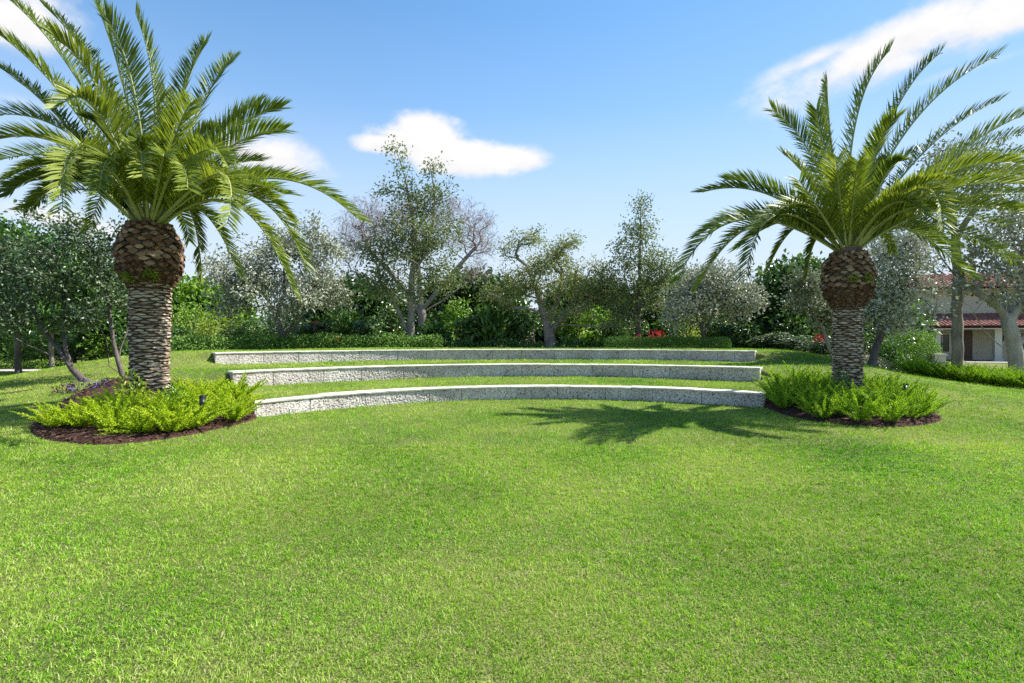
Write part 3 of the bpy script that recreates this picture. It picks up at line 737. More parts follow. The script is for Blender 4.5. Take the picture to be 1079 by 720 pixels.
tree('conical_tree', 'slender conical tree with straight trunk right of the live oak', 'tree', 672, 26,
     [[(672, 350, 0), (673, 320, 0), (674, 280, 0), (675, 245, 0), (675, 212, 0)]],
     [(675, 222, 9, 16, 0), (675, 245, 24, 16, 0), (672, 268, 32, 16, 0), (678, 290, 36, 18, 0), (665, 312, 36, 18, 0), (645, 300, 18, 22, 0), (700, 282, 16, 20, 0), (695, 320, 24, 14, 0), (655, 330, 22, 10, -.3)],
     330, 15, .10, .045, 'bark', 'sparse', .14, 34, None, .24, .05, .16)
tree('dark_tree', 'dense dark green tree left of the right palm behind the silver shrub', 'tree', 826, 27,
     [[(826, 355, 0), (828, 330, 0), (830, 300, 0)]],
     [(830, 302, 28, 26, 0), (850, 325, 32, 34, 0), (808, 325, 24, 32, 0), (838, 285, 18, 12, 0), (830, 345, 44, 26, -.5), (872, 310, 24, 28, .4)],
     260, 40, .18, .10, 'bark_dark', 'dark', .18, 35, None, .38)
# right
tree('lawn_tree', 'straight single-trunked tree with lopped side branches in front of the house', 'tree', 1008, 21,
     [[(1008, 385, 0), (1008, 350, 0), (1009, 310, 0), (1008, 270, 0), (1006, 235, 0), (1002, 195, 0), (1010, 160, 0)], [(1008, 318, 0), (996, 305, -.3), (990, 290, -.4)], [(1009, 295, 0), (994, 275, -.3), (984, 260, -.4), (978, 245, -.5)],
      [(1009, 280, 0), (1030, 265, .4), (1045, 250, .6)], [(1008, 262, 0), (990, 245, .4), (972, 235, .5)], [(1008, 250, 0), (1025, 225, -.4), (1045, 200, -.5)], [(1006, 235, 0), (985, 205, .3)]],
     [(1000, 170, 30, 26, 0), (1045, 175, 34, 26, 0), (970, 240, 26, 18, .2), (1050, 240, 30, 22, .4), (1025, 205, 30, 22, 0), (985, 275, 16, 14, -.3), (1070, 210, 26, 30, 0), (975, 205, 20, 16, .2)],
     320, 8, .11, .05, 'bark_pale', 'silver', .185, 41, 'trees between the lawn and the house', .26, .1, .06, wob=.09)
tree('lawn_tree', 'stout tree forking low into smooth bare limbs at the right edge', 'tree', 1071, 19.5,
     [[(1070, 385, 0), (1069, 368, 0), (1068, 358, 0)], [(1069, 372, 0), (1050, 362, -.2), (1036, 348, -.3), (1026, 330, -.4), (1022, 322, -.4)], [(1022, 324, -.4), (1008, 318, -.4)], [(1068, 360, 0), (1064, 348, 0), (1058, 330, .2), (1048, 316, .3), (1032, 308, .4), (1016, 300, .5)],
      [(1062, 340, 0), (1074, 325, .2), (1078, 305, .3), (1078, 285, .3)], [(1070, 366, 0), (1084, 352, 0), (1096, 330, 0)], [(1026, 330, -.4), (1038, 318, -.6), (1044, 300, -.7)]],
     [(1050, 285, 26, 20, .2), (1085, 270, 30, 26, .3), (1100, 310, 26, 26, 0), (1040, 262, 24, 18, .3), (1075, 240, 30, 20, .3), (1015, 298, 10, 8, .5), (1060, 310, 14, 8, 0)],
     230, 9, .11, .055, 'bark_light', 'silver', .235, 42, 'trees between the lawn and the house', .26, .1, .06, rtip=.012, wob=.09)
# trees closing the view behind
for q, (px, d, top, w, lf, lab) in enumerate([
        (125, 31, 292, 60, 'broad', 'mid-green leafy tree behind the left palm trunk, farther back'),
        (205, 33, 300, 55, 'bright', 'bright green leafy tree in the back row right of the left palm trunk'),
        (370, 35, 300, 55, 'dark', 'dark leafy tree in the back row under the left of the bare tree'),
        (500, 35, 292, 55, 'dark', 'dark leafy tree in the back row left of the live oak'),
        (620, 36, 300, 60, 'dark', 'dark leafy tree in the back row behind the live oak'),
        (715, 35, 298, 50, 'sparse', 'olive leafy tree in the back row right of the conical tree'),
        (790, 36, 312, 45, 'sparse', 'olive leafy tree in the back row left of the dense dark tree'),
        (905, 30, 305, 50, 'broad', 'mid-green leafy tree in the back row behind the right palm trunk'),
        (-60, 32, 250, 90, 'broad', 'tall green tree in the back row at the left edge')]):
    h = 362 - top
    tree('background_tree', lab, 'tree', px, d, [[(px, 345, 0), (px + 3, 330, 0), (px, top + h * .45, 0)]],
         [(px, top + h * .3, w * .5, h * .3, 0), (px - w * .45, top + h * .5, w * .5, h * .35, 0), (px + w * .45, top + h * .5, w * .5, h * .35, 0), (px, top + h * .75, w * .95, h * .3, -.5)],
         290, 30, .30, .17, 'bark_dark', lf, .2, 60 + q, 'leafy trees closing the view at the back', .5)

# ------------------------------------------------------------------ shrubs
rng = np.random.default_rng(99)
def shrub_mesh(kind, leaf, L, Wd, n, seed):
    """unit shrub: about 1 wide, 1 deep, 1 high"""
    r_ = np.random.default_rng(seed); b = Buf(); lobes = []
    for q in range(9):
        a = r_.uniform(0, 2 * PI); lobes.append((np.array([math.cos(a) * r_.uniform(0, .32), math.sin(a) * r_.uniform(0, .32), r_.uniform(.25, .78)]), r_.uniform(.16, .28)))
    for c, rad in lobes:
        k = n // 9; d = norm(r_.normal(size=(k, 3))); p = c + d * rad * (r_.uniform(.35, 1.05, (k, 1)) ** .6); p[:, 2] = np.abs(p[:, 2])
        dr = norm(d * .8 + r_.normal(size=(k, 3)) * .6 + np.array([0, 0, -.25]))
        if kind == 'blade': dr = norm(d * .5 + r_.normal(size=(k, 3)) * .35 + np.array([0, 0, .7]))
        leaves(b, p, dr, d + r_.normal(size=(k, 3)) * .5 + np.array([0, 0, .5]), L * r_.uniform(.6, 1.3, k), Wd * r_.uniform(.7, 1.2, k), np.clip(r_.normal(.45, .22, k) + r_.normal() * .1, 0, 1), 0, .2, .25)
    for q in range(7):
        a = r_.uniform(0, 2 * PI); e = lobes[q % 9][0]
        tube(b, [(math.cos(a) * .06, math.sin(a) * .06, -.02), (e[0] * .5, e[1] * .5, e[2] * .5), tuple(e)], [.02, .014, .006], 5, 1)
    return b


SH = {}
def shrub(kind, leaf, L, Wd, n, px, d, w, top, lab, group='mixed shrubs under the trees', var=0, cat='shrub', name='shrub', depth=None, base=None):
    o = gp(px, d) if base is None else base
    h = (CAMZ - (top - HZ) * d / F) - o[2]
    key = (kind, leaf, round(L / max(h, .3), 2), n, var)
    if key not in SH:
        SH[key] = shrub_mesh(kind, leaf, L / (.5 * (w + h)), Wd / (.5 * (w + h)), n, len(SH) + 5).build(name, [M[leaf], M['bark_dark']]); ob = SH[key]
    else:
        ob = SH[key].copy(); C.objects.link(ob)
    ob.name = name
    ob.location = o; ob.scale = (w, depth or w * .9, h * 1.02); ob.rotation_euler = (0, 0, rng.uniform(0, 6.28))
    if depth: ob.rotation_euler = (0, 0, rng.normal() * .1)
    return tag(ob, lab, cat, group)


S = [  # kind, leaf, L, W, n, px, d, width, top row, label
    ('leaf', 'bright', .16, .08, 900, 18, 29, 4.2, 345, 'bright green shrub beyond the path at the left edge'),
    ('leaf', 'dark', .2, .11, 900, 75, 29.5, 3.4, 335, 'dark shrub behind the slim pale-trunked tree'),
    ('leaf', 'bright', .16, .08, 900, 108, 28, 3, 348, 'bright green shrub seen between the small trees of the left bed'),
    ('leaf', 'broad', .2, .1, 900, 132, 27.5, 2.6, 340, 'mid-green shrub just left of the left palm trunk'),
    ('leaf', 'bright', .15, .07, 1200, 200, 27, 2.8, 318, 'tall bright green shrub just right of the left palm trunk'),
    ('leaf', 'yellow', .18, .06, 900, 222, 26, 2.2, 326, 'yellow-green shrub at the left of the silver gnarled tree'),
    ('leaf', 'broad', .2, .1, 900, 185, 25.5, 2.2, 342, 'mid-green low shrub at the back left corner of the hedge'),
    ('leaf', 'dark', .16, .09, 1200, 255, 25, 2.8, 334, 'rounded dark shrub behind the left end of the long hedge'),
    ('leaf', 'yellow', .16, .06, 900, 240, 28.5, 2.6, 318, 'pale yellow-green shrub behind the rounded dark shrub'),
    ('leaf', 'dark', .2, .12, 1200, 335, 26, 2.4, 338, 'dark shrub right of the silver gnarled trunks'),
    ('blade', 'broad', .5, .10, 420, 360, 27, 2.0, 330, 'strap-leaved green shrub behind the red bloom of the long hedge'),
    ('leaf', 'dark', .2, .12, 1200, 388, 26.5, 2.2, 334, 'dark leafy shrub left of the forked trunk of the tall tree'),
    ('leaf', 'dark', .22, .13, 1200, 412, 29, 2.8, 324, 'large dark shrub behind the forked trunk of the tall tree'),
    ('leaf', 'broad', .26, .14, 900, 458, 26.5, 2.0, 338, 'mid-green shrub just right of the tall tree trunk'),
    ('leaf', 'bright', .26, .13, 700, 478, 29, 2.2, 312, 'bright broad-leaved shrub rising right of the tall tree'),
    ('leaf', 'dark', .28, .16, 900, 495, 27, 2.4, 330, 'dark glossy shrub halfway between the tall tree and the live oak'),
    ('blade', 'broad', .6, .14, 420, 520, 26.6, 2.1, 328, 'big strap-leaved green plant left of the live oak'),
    ('leaf', 'dark', .3, .17, 900, 545, 27.2, 2.4, 326, 'dark glossy shrub with big leaves beside the live oak trunk'),
    ('blade', 'bright', .5, .13, 420, 606, 27.4, 2.0, 330, 'bright strap-leaved plant right of the live oak trunk'),
    ('leaf', 'bright', .3, .16, 700, 626, 29.5, 2.6, 320, 'bright broad-leaved shrub under the right limbs of the live oak'),
    ('leaf', 'broad', .2, .11, 900, 648, 27, 2.0, 334, 'mid-green shrub behind the left end of the clipped hedge'),
    ('leaf', 'broad', .2, .10, 900, 700, 27, 2.2, 330, 'mid-green shrub right of the conical tree trunk'),
    ('leaf', 'yellow', .18, .08, 700, 722, 28.5, 2.4, 326, 'pale green shrub behind the low silver tree'),
    ('leaf', 'dark', .2, .12, 900, 768, 26, 2.2, 336, 'dark shrub right of the low silver tree'),
    ('leaf', 'dark', .22, .13, 900, 790, 25, 2.0, 342, 'dark shrub beyond the right end of the topmost wall'),
    ('leaf', 'teal', .13, .07, 1500, 820, 24, 2.6, 350, 'blue-green low shrub at the upper end of the sloping bed'),
    ('leaf', 'teal', .13, .07, 1500, 846, 22.5, 2.4, 353, 'blue-green low shrub midway down the sloping bed'),
    ('leaf', 'teal', .13, .07, 1500, 866, 21.3, 2.0, 358, 'blue-green low shrub at the lower end of the sloping bed, by the right palm'),
    ('leaf', 'dark', .18, .10, 900, 880, 24.5, 2.2, 340, 'dark shrub just left of the right palm trunk'),
    ('leaf', 'dark', .15, .08, 900, 560, 30, 3.4, 318, 'tall dark shrub behind the live oak trunk'),
    ('leaf', 'dark', .15, .08, 900, 660, 31, 3.4, 322, 'tall dark shrub behind the conical tree'),
    ('leaf', 'dark', .15, .08, 900, 300, 29, 3.6, 322, 'tall dark shrub behind the silver gnarled tree'),
    ('leaf', 'broad', .15, .08, 900, 938, 23, 2.2, 352, 'light green shrub right of the right palm trunk'),
    ('leaf', 'dark', .15, .08, 900, 905, 25.5, 3.0, 335, 'dark shrub behind the trunk of the large silver tree'),
]
for q, s in enumerate(S): shrub(*s, var=q % 4)


# clipped masses: leaf shells over rounded boxes following a line
def hedge(line, w, h, leaf, L, Wd, dens, name, label, cat, group=None, rough=.05, blade=False):
    line = np.array(line, float); b = Buf(); seg = np.linalg.norm(np.diff(line, axis=0), axis=1); cum = np.concatenate([[0], np.cumsum(seg)]); tot = cum[-1]
    N = int(dens * (tot * (w + 2 * h)) * 1.1)
    s = rng.uniform(-w * .3, tot + w * .3, N); sc = np.clip(s, 0, tot)
    p = np.column_stack([np.interp(sc, cum, line[:, 0]), np.interp(sc, cum, line[:, 1])]); p2 = np.column_stack([np.interp(np.clip(sc + .05, 0, tot), cum, line[:, 0]), np.interp(np.clip(sc + .05, 0, tot), cum, line[:, 1])]); p1 = np.column_stack([np.interp(np.clip(sc - .05, 0, tot), cum, line[:, 0]), np.interp(np.clip(sc - .05, 0, tot), cum, line[:, 1])])
    T = p2 - p1; T = T / np.maximum(np.linalg.norm(T, axis=1, keepdims=True), 1e-6); S_ = np.column_stack([-T[:, 1], T[:, 0]])
    a = rng.uniform(-.1, PI + .1, N); ex = .55
    cx = np.sign(np.cos(a)) * np.abs(np.cos(a)) ** ex; cz = np.abs(np.sin(a)) ** ex
    endf = np.sqrt(np.clip(1 - ((s - sc) / (w * .3 + 1e-6)) ** 2, 0, 1))
    wob = 1 + rough * 2 * np.sin(s * 2.3 + 1) + rng.normal(size=N) * rough
    sh = rng.uniform(.72, 1.03, N)
    xy = p + S_ * (cx * w / 2 * wob * sh * (.5 + .5 * endf))[:, None] + T * (s - sc)[:, None]
    z = gz(xy[:, 0], xy[:, 1]) + np.maximum(0, cz * h * wob * sh * (.6 + .4 * endf))
    z = np.where(rng.uniform(size=N) < .4, gz(xy[:, 0], xy[:, 1]) + (z - gz(xy[:, 0], xy[:, 1])) * rng.uniform(.1, 1, N), z)
    nn = np.column_stack([S_ * cx[:, None], cz + .2])
    d = norm(nn * (.4 if not blade else .2) + rnd_dir(N) * .8 + np.array([0, 0, .7 if blade else 0]))
    leaves(b, np.column_stack([xy, z]), d, nn + rnd_dir(N) * .5, L * rng.uniform(.7, 1.3, N), Wd * rng.uniform(.7, 1.3, N), np.clip(rng.normal(.45, .22, N), 0, 1))
    o = np.array([*line.mean(0), 0]); o[2] = gz(o[0], o[1])
    return tag(b.build(name, M[leaf], None, o), label, cat, group)


def gl(pts): return [(float((x - CX) * d / F), d) for x, d in pts]


hedge(gl([(188, 21.2), (250, 22.5), (330, 24.2), (400, 24.8), (458, 25.2)]), 1.3, .62, 'hedge', .10, .06, 420, 'hedge', 'long loose leafy hedge behind the left half of the topmost wall', 'hedge', 'low hedges on the top terrace')
hedge(gl([(644, 24.6), (700, 24.4), (762, 23.6)]), 1.1, .52, 'hedge', .05, .03, 1300, 'hedge', 'neatly clipped short hedge behind the right half of the topmost wall', 'hedge', 'low hedges on the top terrace', .03)
hedge(gl([(465, 26.0), (510, 26.1), (566, 26.1)]), .9, .3, 'broad', .16, .08, 160, 'low_plants', 'low dark leafy border left of the live oak', 'border plants', None, .2)
hedge(gl([(592, 26.0), (640, 25.8)]), .9, .35, 'broad', .18, .09, 150, 'low_plants', 'low leafy border right of the live oak trunk', 'border plants', None, .2)
hedge(gl([(905, 22.6), (940, 23.0), (985, 23.2)]), 1.2, .42, 'silver', .12, .05, 330, 'hedge', 'low grey-green hedge right of the right palm trunk', 'hedge', None, .1)
hedge(gl([(0, 27.6), (30, 27.6), (64, 27.4)]), 1.2, .38, 'bright', .14, .05, 200, 'ground_cover', 'strip of low yellow-green ground cover along the far side of the path', 'ground cover', None, .12, True)
far = hedge(gl([(-260, 40), (100, 39), (400, 40), (700, 41), (960, 40)]), 3.0, 3.0, 'dark', .42, .24, 34, 'far_woods', 'dark mass of far greenery closing the gaps under the tree crowns', 'greenery', None, .18)
far['kind'] = 'stuff'
# rounded clipped bush near the house
b = Buf(); c0 = gp(958, 24.5); N = 3800; d = rnd_dir(N); p = c0 + np.array([0, 0, .95]) + d * np.array([1.15, 1.1, 1.05]) * rng.uniform(.78, 1.02, (N, 1)); p[:, 2] = np.maximum(p[:, 2], c0[2] + .05)
leaves(b, p, d * .4 + rnd_dir(N), d + rnd_dir(N) * .5, .11 * rng.uniform(.7, 1.3, N), .06, np.clip(rng.normal(.5, .22, N), 0, 1))
tag(b.build('round_bush', M['hedge'], None, c0), 'rounded clipped green bush left of the house', 'bush')

# red blooms
def bloom(px, py, d, rx, rz, n, lab):
    c = W(px, py, d); b = Buf(); dd = rnd_dir(n); p = c + dd * np.array([rx, .25, rz]) * rng.uniform(.2, 1, (n, 1))
    leaves(b, p, dd + np.array([0, 0, .4]), rnd_dir(n), .12 * rng.uniform(.6, 1.2, n), .055, rng.uniform(0, 1, n))
    g = gp(px, d)
    nst = 6
    for q in range(nst): tube(b, [(c[0] + rng.normal() * .05, c[1], g[2] - .02), tuple(p[q])], [.012, .006], 4, 1)
    N2 = n // 2; q = rng.uniform(0, 1, (N2, 1)); pp = np.array([c[0], c[1], g[2]]) * (1 - q) + c * q + rng.normal(size=(N2, 3)) * np.array([rx * .6, .15, .05])
    leaves(b, pp, rnd_dir(N2), rnd_dir(N2), .16, .06, rng.uniform(0, .6, N2), 2)
    tag(b.build('red_flowers', [M['red'], M['bark_dark'], M['hedge']], None, np.array([c[0], c[1], g[2]])), lab, 'flowers', 'clusters of red flowers')


bloom(354, 359, 24.0, .22, .14, 26, 'small red bloom standing in the long loose hedge')
bloom(692, 353, 25.3, .45, .2, 80, 'wide cluster of red flowers behind the clipped hedge')
bloom(672, 356, 25.3, .2, .14, 18, 'faint red flowers by the base of the conical tree')
bloom(865, 357, 20.6, .28, .16, 60, 'red flowers above the sloping blue-green bed by the right palm')
bloom(333, 341, 25.2, .12, .2, 14, 'dark red bloom beside the trunks of the silver gnarled tree')

# ------------------------------------------------------------------ foxtail ferns
def fern_mesh(seed, leaf, upr, nplume, Lp):
    r_ = np.random.default_rng(seed); b = Buf()
    for q in range(nplume):
        az = q * 2.39996 + r_.uniform(-.3, .3); u = (q + .5) / nplume; el = R(85 - 75 * u ** .8 * (1 - .45 * upr) + r_.normal() * 6); L = Lp * r_.uniform(.7, 1.15) * (.75 + .35 * u)
        h = np.array([math.cos(az), math.sin(az), 0]); p0 = h * .05 * r_.uniform(.2, 1.5)
        p1 = p0 + (h * math.cos(el) + np.array([0, 0, math.sin(el)])) * L * .6; p2 = p0 + h * L * (math.cos(el) * .95 + .12) + np.array([0, 0, L * (math.sin(el) * .92 - .16 * (1 - upr))])
        p2[2] = max(p2[2], .03)
        t = np.linspace(0, 1, 8)[:, None]; tube(b, (1 - t) ** 2 * p0 + 2 * t * (1 - t) * p1 + t * t * p2, .004, 3, 0, .3, False)
        n = 120; t = np.linspace(.06, 1, n)[:, None]; p = (1 - t) ** 2 * p0 + 2 * t * (1 - t) * p1 + t * t * p2; T = norm(2 * (1 - t) * (p1 - p0) + 2 * t * (p2 - p1))
        rdir = r_.normal(size=(n, 3)); rdir = norm(rdir - T * (rdir * T).sum(1, keepdims=True)); tt = t[:, 0]
        l = (.020 + .040 * np.sin(np.clip(tt * 1.08 + .10, 0, 1) * PI) ** .6) * r_.uniform(.8, 1.2, n); base = .3 + .25 * tt + r_.normal() * .16
        leaves(b, p, rdir * .75 + T * .65, r_.normal(size=(n, 3)), l, .017, np.clip(base + r_.normal(size=n) * .1, 0, 1), 0, .1, .1)
    return b


rng = np.random.default_rng(2024)
FV = {k: [fern_mesh(300 + q + 10 * (k == 'r'), 'fern', .6 if k == 'l' else .8, 27 if k == 'l' else 21, .68 if k == 'l' else .80) for q in range(4)] for k in 'lr'}
FM = {}
def fern(kind, x, y, sc, lab, group, tilt=0):
    v = int(rng.integers(4)); key = (kind, v)
    if key not in FM:
        FM[key] = o = FV[kind][v].build('foxtail_fern', M['fern' if kind == 'l' else 'fern_r'])
    else:
        o = FM[key].copy(); C.objects.link(o)
    o.location = (x, y, float(gz(x, y)) + .03); o.rotation_euler = (rng.normal() * .06, rng.normal() * .06, rng.uniform(0, 6.28)); o.scale = (sc, sc, sc * rng.uniform(.85, 1.1))
    return tag(o, lab, 'fern', group)


def fill(poly, shrink, step, ok):
    lo, hi = poly.min(0), poly.max(0); pts = []
    for q in range(6000):
        p = rng.uniform(lo, hi)
        if inside(poly, p[:1], p[1:], shrink)[0] and ok(*p) and all((p[0] - a) ** 2 + (p[1] - c) ** 2 > step * step for a, c in pts): pts.append(p)
    return pts


pL = np.array([W(158, 0, 10.0)[0], 10.0]); pR = np.array([W(893, 0, 12.0)[0], 12.0])
lp = fill(BED_L, .08, .36, lambda x, y: x > -7.2 and not (y < 8.3 and x < -5.9) and np.hypot(x - pL[0], y - pL[1]) > .55 and y < 10.9 and not (x < -6.9 and y > 10.4) and y > 8.0)
for x, y in lp:
    near = y < 8.9
    lab = 'bright yellow-green foxtail fern in the front row of the left palm bed' if near else ('bright yellow-green foxtail fern right of the left palm trunk, near the lowest wall' if x > pL[0] + .3 else 'bright yellow-green foxtail fern left of the left palm trunk')
    fern('l', x, y, rng.uniform(.84, 1.1), lab, 'foxtail ferns in front of the left palm trunk' if near else ('foxtail ferns between left palm trunk and lowest wall' if x > pL[0] + .3 else 'foxtail ferns left of the left palm trunk'))
rp = fill(BED_R, .12, .40, lambda x, y: np.hypot(x - pR[0], y - pR[1]) > .55)
for x, y in rp:
    near = y < 10.7
    lab = 'deep green foxtail fern in the front row of the right palm bed' if near else ('deep green foxtail fern left of the right palm trunk, by the lowest wall end' if x < pR[0] else 'deep green foxtail fern right of the right palm trunk')
    fern('r', x, y, rng.uniform(.78, 1.02), lab, 'foxtail ferns in front of the right palm trunk' if near else ('foxtail ferns left of the right palm trunk' if x < pR[0] else 'foxtail ferns right of the right palm trunk'))
for q, px in enumerate(np.arange(958, 1100, 6.2)):
    for row in range(2):
        p = gp(px + rng.normal() * 1.5, 19.0 - .012 * (px - 958) * 1.6 + row * .7 + rng.normal() * .1)
        fern('r', p[0], p[1], rng.uniform(.8, 1.05), 'foxtail fern in the far bed at the foot of the two lawn trees', 'foxtail ferns in the far right bed')

# yellow-green shrubs at the left palm foot, purple plants, plants at the right palm foot
def clump(px, d, dx, w, h, leaf, L, Wd, n, lab, name='shrub', cat='shrub', group=None):
    o = gp(px, d); b = Buf(); dd = rnd_dir(n); dd[:, 2] = np.abs(dd[:, 2]); p = o + dd * np.array([w / 2, w / 2, h]) * rng.uniform(.3, 1, (n, 1)) ** .6
    leaves(b, p, dd * .6 + rnd_dir(n) * .7 + np.array([0, 0, .2]), rnd_dir(n) + np.array([0, 0, .5]), L * rng.uniform(.7, 1.3, n), Wd, np.clip(rng.normal(.5, .25, n), 0, 1))
    for q in range(8): tube(b, [tuple(o + rng.normal(size=3) * np.array([.04, .04, 0])), tuple(p[q])], [.01, .005], 4, 1)
    return tag(b.build(name, [M[leaf], M['bark_dark']], None, o), lab, cat, group)


clump(138, 9.45, 0, .62, .78, 'yellow', .085, .05, 420, 'yellow-green variegated shrub at the left foot of the left palm')
clump(183, 9.5, 0, .5, .66, 'bright', .075, .045, 320, 'small light green shrub at the right foot of the left palm')
clump(885, 11.4, 0, .5, .78, 'broad', .07, .04, 260, 'small dark green shrub at the front foot of the right palm')
clump(83, 11.6, 0, .4, .28, 'purple', .13, .04, 40, 'purple-leaved plant in the mulch left of the leaning small tree', 'purple_plant', 'plant')
clump(108, 11.9, 0, .3, .3, 'purple', .12, .04, 30, 'violet-leaved plant at the foot of the leaning small tree', 'purple_plant', 'plant')
clump(66, 11.4, 0, .4, .16, 'mulch', .10, .035, 40, 'dark maroon low plant at the back of the left bed', 'maroon_plant', 'plant')

# garden spotlights on stakes
def spot(px, d, h, lean, lab):
    o = gp(px, d); root = empty('garden_spotlight', o, lab, 'spotlight', 'black spotlights in the palm beds')
    b = Buf(); tube(b, [o, o + np.array([0, 0, h])], .012, 8); b.build('stake', M['black'], root, o)
    b = Buf(); t = o + np.array([0, 0, h]); ax = norm(np.array([lean, .35, 1.])); tube(b, [t - ax * .05, t - ax * .02, t + ax * .02, t + ax * .13, t + ax * .13], [.02, .036, .045, .048, .04], 14)
    tube(b, [t + ax * .128, t + ax * .165], [.052, .054], 14); b.build('lamp_head', M['black'], root, o)


spot(213, 9.1, .38, -.15, 'black spotlight on a stake among the ferns of the left palm bed')
spot(953, 10.9, .40, .5, 'black spotlight on a stake among the ferns of the right palm bed')

# ------------------------------------------------------------------ house
hz = -.10
HX0, HY0 = W(978, 0, 37.0)[0], 37.0
ang = math.atan2(-4.5, 16.0)
root = empty('house', (HX0, HY0, hz), 'cream two-storey house with red barrel-tile roofs behind the right trees', 'house')
root.rotation_euler = (0, 0, ang)
def hb(name, mat, fn, parent=root):
    b = Buf(); fn(b); return b.build(name, M[mat], parent)
LN = 16.0
hb('wall', 'stucco', lambda b: (box(b, 0, LN, 1.4, 9, 0, 2.75), box(b, .3, LN, 2.4, 9, 2.75, 5.25), box(b, 0, LN, .02, .35, 2.32, 2.6)))
hb('plinth', 'patio', lambda b: box(b, -.3, LN, -.25, 1.38, -.3, .10))
for q, x in enumerate((.55, 4.05, 7.6, 11.2)):
    hb('column', 'white_trim', lambda b: (box(b, x - .2, x + .2, 0.0, .36, .10, 2.32), box(b, x - .26, x + .26, -.05, .42, .10, .26), box(b, x - .26, x + .26, -.05, .42, 2.18, 2.317)))
def tiles(b, x0, x1, y0, z0, y1, z1):
    n = int((x1 - x0) / .26); rows = 12
    for r_ in range(rows):
        u0, u1 = r_ / rows, (r_ + 1.12) / rows
        for q in range(n):
            xc = x0 + (q + .5) * .26; a = np.linspace(0, PI, 6); tint = rng.uniform(0, 1); off = np.array([.035, .0])
            pts = []
            for u, o_ in ((u0, .05), (u1, .01)):
                pts += [(xc - math.cos(t) * .12, y0 + (y1 - y0) * u, z0 + (z1 - z0) * u + math.sin(t) * .10 + o_) for t in a]
            b.add(pts, [(t, t + 1, t + 7, t + 6) for t in range(5)], 0, tint, True)
            b.add(pts[:6], [list(range(6))], 0, tint * .4)
    b.add([(x0, y0 + .02, z0 - .06), (x1, y0 + .02, z0 - .06), (x1, y1, z1 - .01), (x0, y1, z1 - .01)], [(0, 1, 2, 3)], 0, .1)
r1 = hb('roof', 'tile', lambda b: tiles(b, -.5, LN, -.65, 2.42, 2.38, 3.35))
r1['label'] = 'lower porch roof of red barrel tiles'
hb('eave_board', 'white_trim', lambda b: box(b, -.45, LN, -.55, 0.018, 2.26, 2.33), r1)
r2 = hb('roof', 'tile', lambda b: tiles(b, -.4, LN, 1.6, 5.22, 5.4, 6.55))
r2['label'] = 'upper main roof of red barrel tiles'
hb('eave_board', 'white_trim', lambda b: box(b, -.3, LN, 1.75, 2.397, 5.08, 5.16), r2)
def window(x0, x1, z0, z1, y):
    f = hb('window', 'white_trim', lambda b: (box(b, x0, x0 + .08, y - .08, y + .0, z0, z1), box(b, x1 - .08, x1, y - .08, y, z0, z1), box(b, x0 + .08, x1 - .08, y - .08, y, z1 - .08, z1), box(b, x0 + .08, x1 - .08, y - .08, y, z0, z0 + .08), box(b, (x0 + x1) / 2 - .03, (x0 + x1) / 2 + .03, y - .07, y, z0 + .08, z1 - .08)))
    hb('pane', 'glass', lambda b: box(b, x0 + .08, x1 - .08, y - .03, y - .004, z0 + .08, z1 - .08), f)
window(.9, 1.9, .6, 2.0, 1.397); window(5.6, 6.9, .5, 2.1, 1.397); window(5.2, 6.2, 3.4, 4.6, 2.397); window(8.8, 10.2, 3.4, 4.6, 2.397)
dr = hb('door', 'door', lambda b: box(b, 2.2, 3.2, 1.32, 1.397, .10, 2.2)); hb('handle', 'lamp', lambda b: box(b, 2.3, 2.34, 1.26, 1.318, 1.0, 1.2), dr)
hb('wall_lantern', 'lamp', lambda b: (box(b, 4.75, 4.95, 1.15, 1.35, 1.45, 1.8), box(b, 4.70, 5.0, 1.10, 1.397, 1.802, 1.86), box(b, 4.82, 4.88, 1.352, 1.397, 1.5, 1.7)))
hb('step', 'patio', lambda b: (box(b, 1.0, LN, -.95, -.252, -.3, -.02)))
# patio in front of the house, pale
b = Buf(); ca, sa = math.cos(ang), math.sin(ang)
pp = [(HX0 + x * ca - y * sa, HY0 + x * sa + y * ca, .03) for x, y in ((.6, -3.2), (LN + 6, -3.2), (LN + 6, -.9), (.6, -.9))]
b.add(pp, [(0, 1, 2, 3)]); tag(b.build('patio', M['patio']), kind='structure')
# low pier beside the hedge
b = Buf(); o = gp(987, 23.6); box(b, o[0] - .24, o[0] + .24, o[1] - .22, o[1] + .22, o[2] - .05, o[2] + .80); p_ = empty('garden_pier', o, 'low cream stone pier beside the single-trunked tree', 'pier')
b.build('shaft', M['white_trim'], p_, o); b = Buf(); box(b, o[0] - .28, o[0] + .28, o[1] - .26, o[1] + .26, o[2] + .802, o[2] + .88); b.build('capstone', M['white_trim'], p_, o)

# ------------------------------------------------------------------ sky, sun, camera
SUN_EL = R(47); SDX, SDY = 1.0, .24
az = math.atan2(SDX, SDY)
w = bpy.data.worlds.new('World'); bpy.context.scene.world = w; w.use_nodes = True
nt = w.node_tree; bg = nt.nodes['Background']; wo = nt.nodes['World Output']
sky = nt.nodes.new('ShaderNodeTexSky'); sky.sky_type = 'NISHITA'; sky.sun_disc = False; sky.sun_elevation = SUN_EL; sky.sun_rotation = az
sky.air_density = 1.0; sky.dust_density = .3; sky.ozone_density = 2.0; sky.altitude = 0
SKY_S = .086
bg.inputs['Strength'].default_value = SKY_S
tc = nt.nodes.new('ShaderNodeTexCoord'); dirv = tc.outputs['Generated']
nz = nt.nodes.new('ShaderNodeTexNoise'); nz.inputs['Scale'].default_value = 11; nz.inputs['Detail'].default_value = 9; nz.inputs['Roughness'].default_value = .62
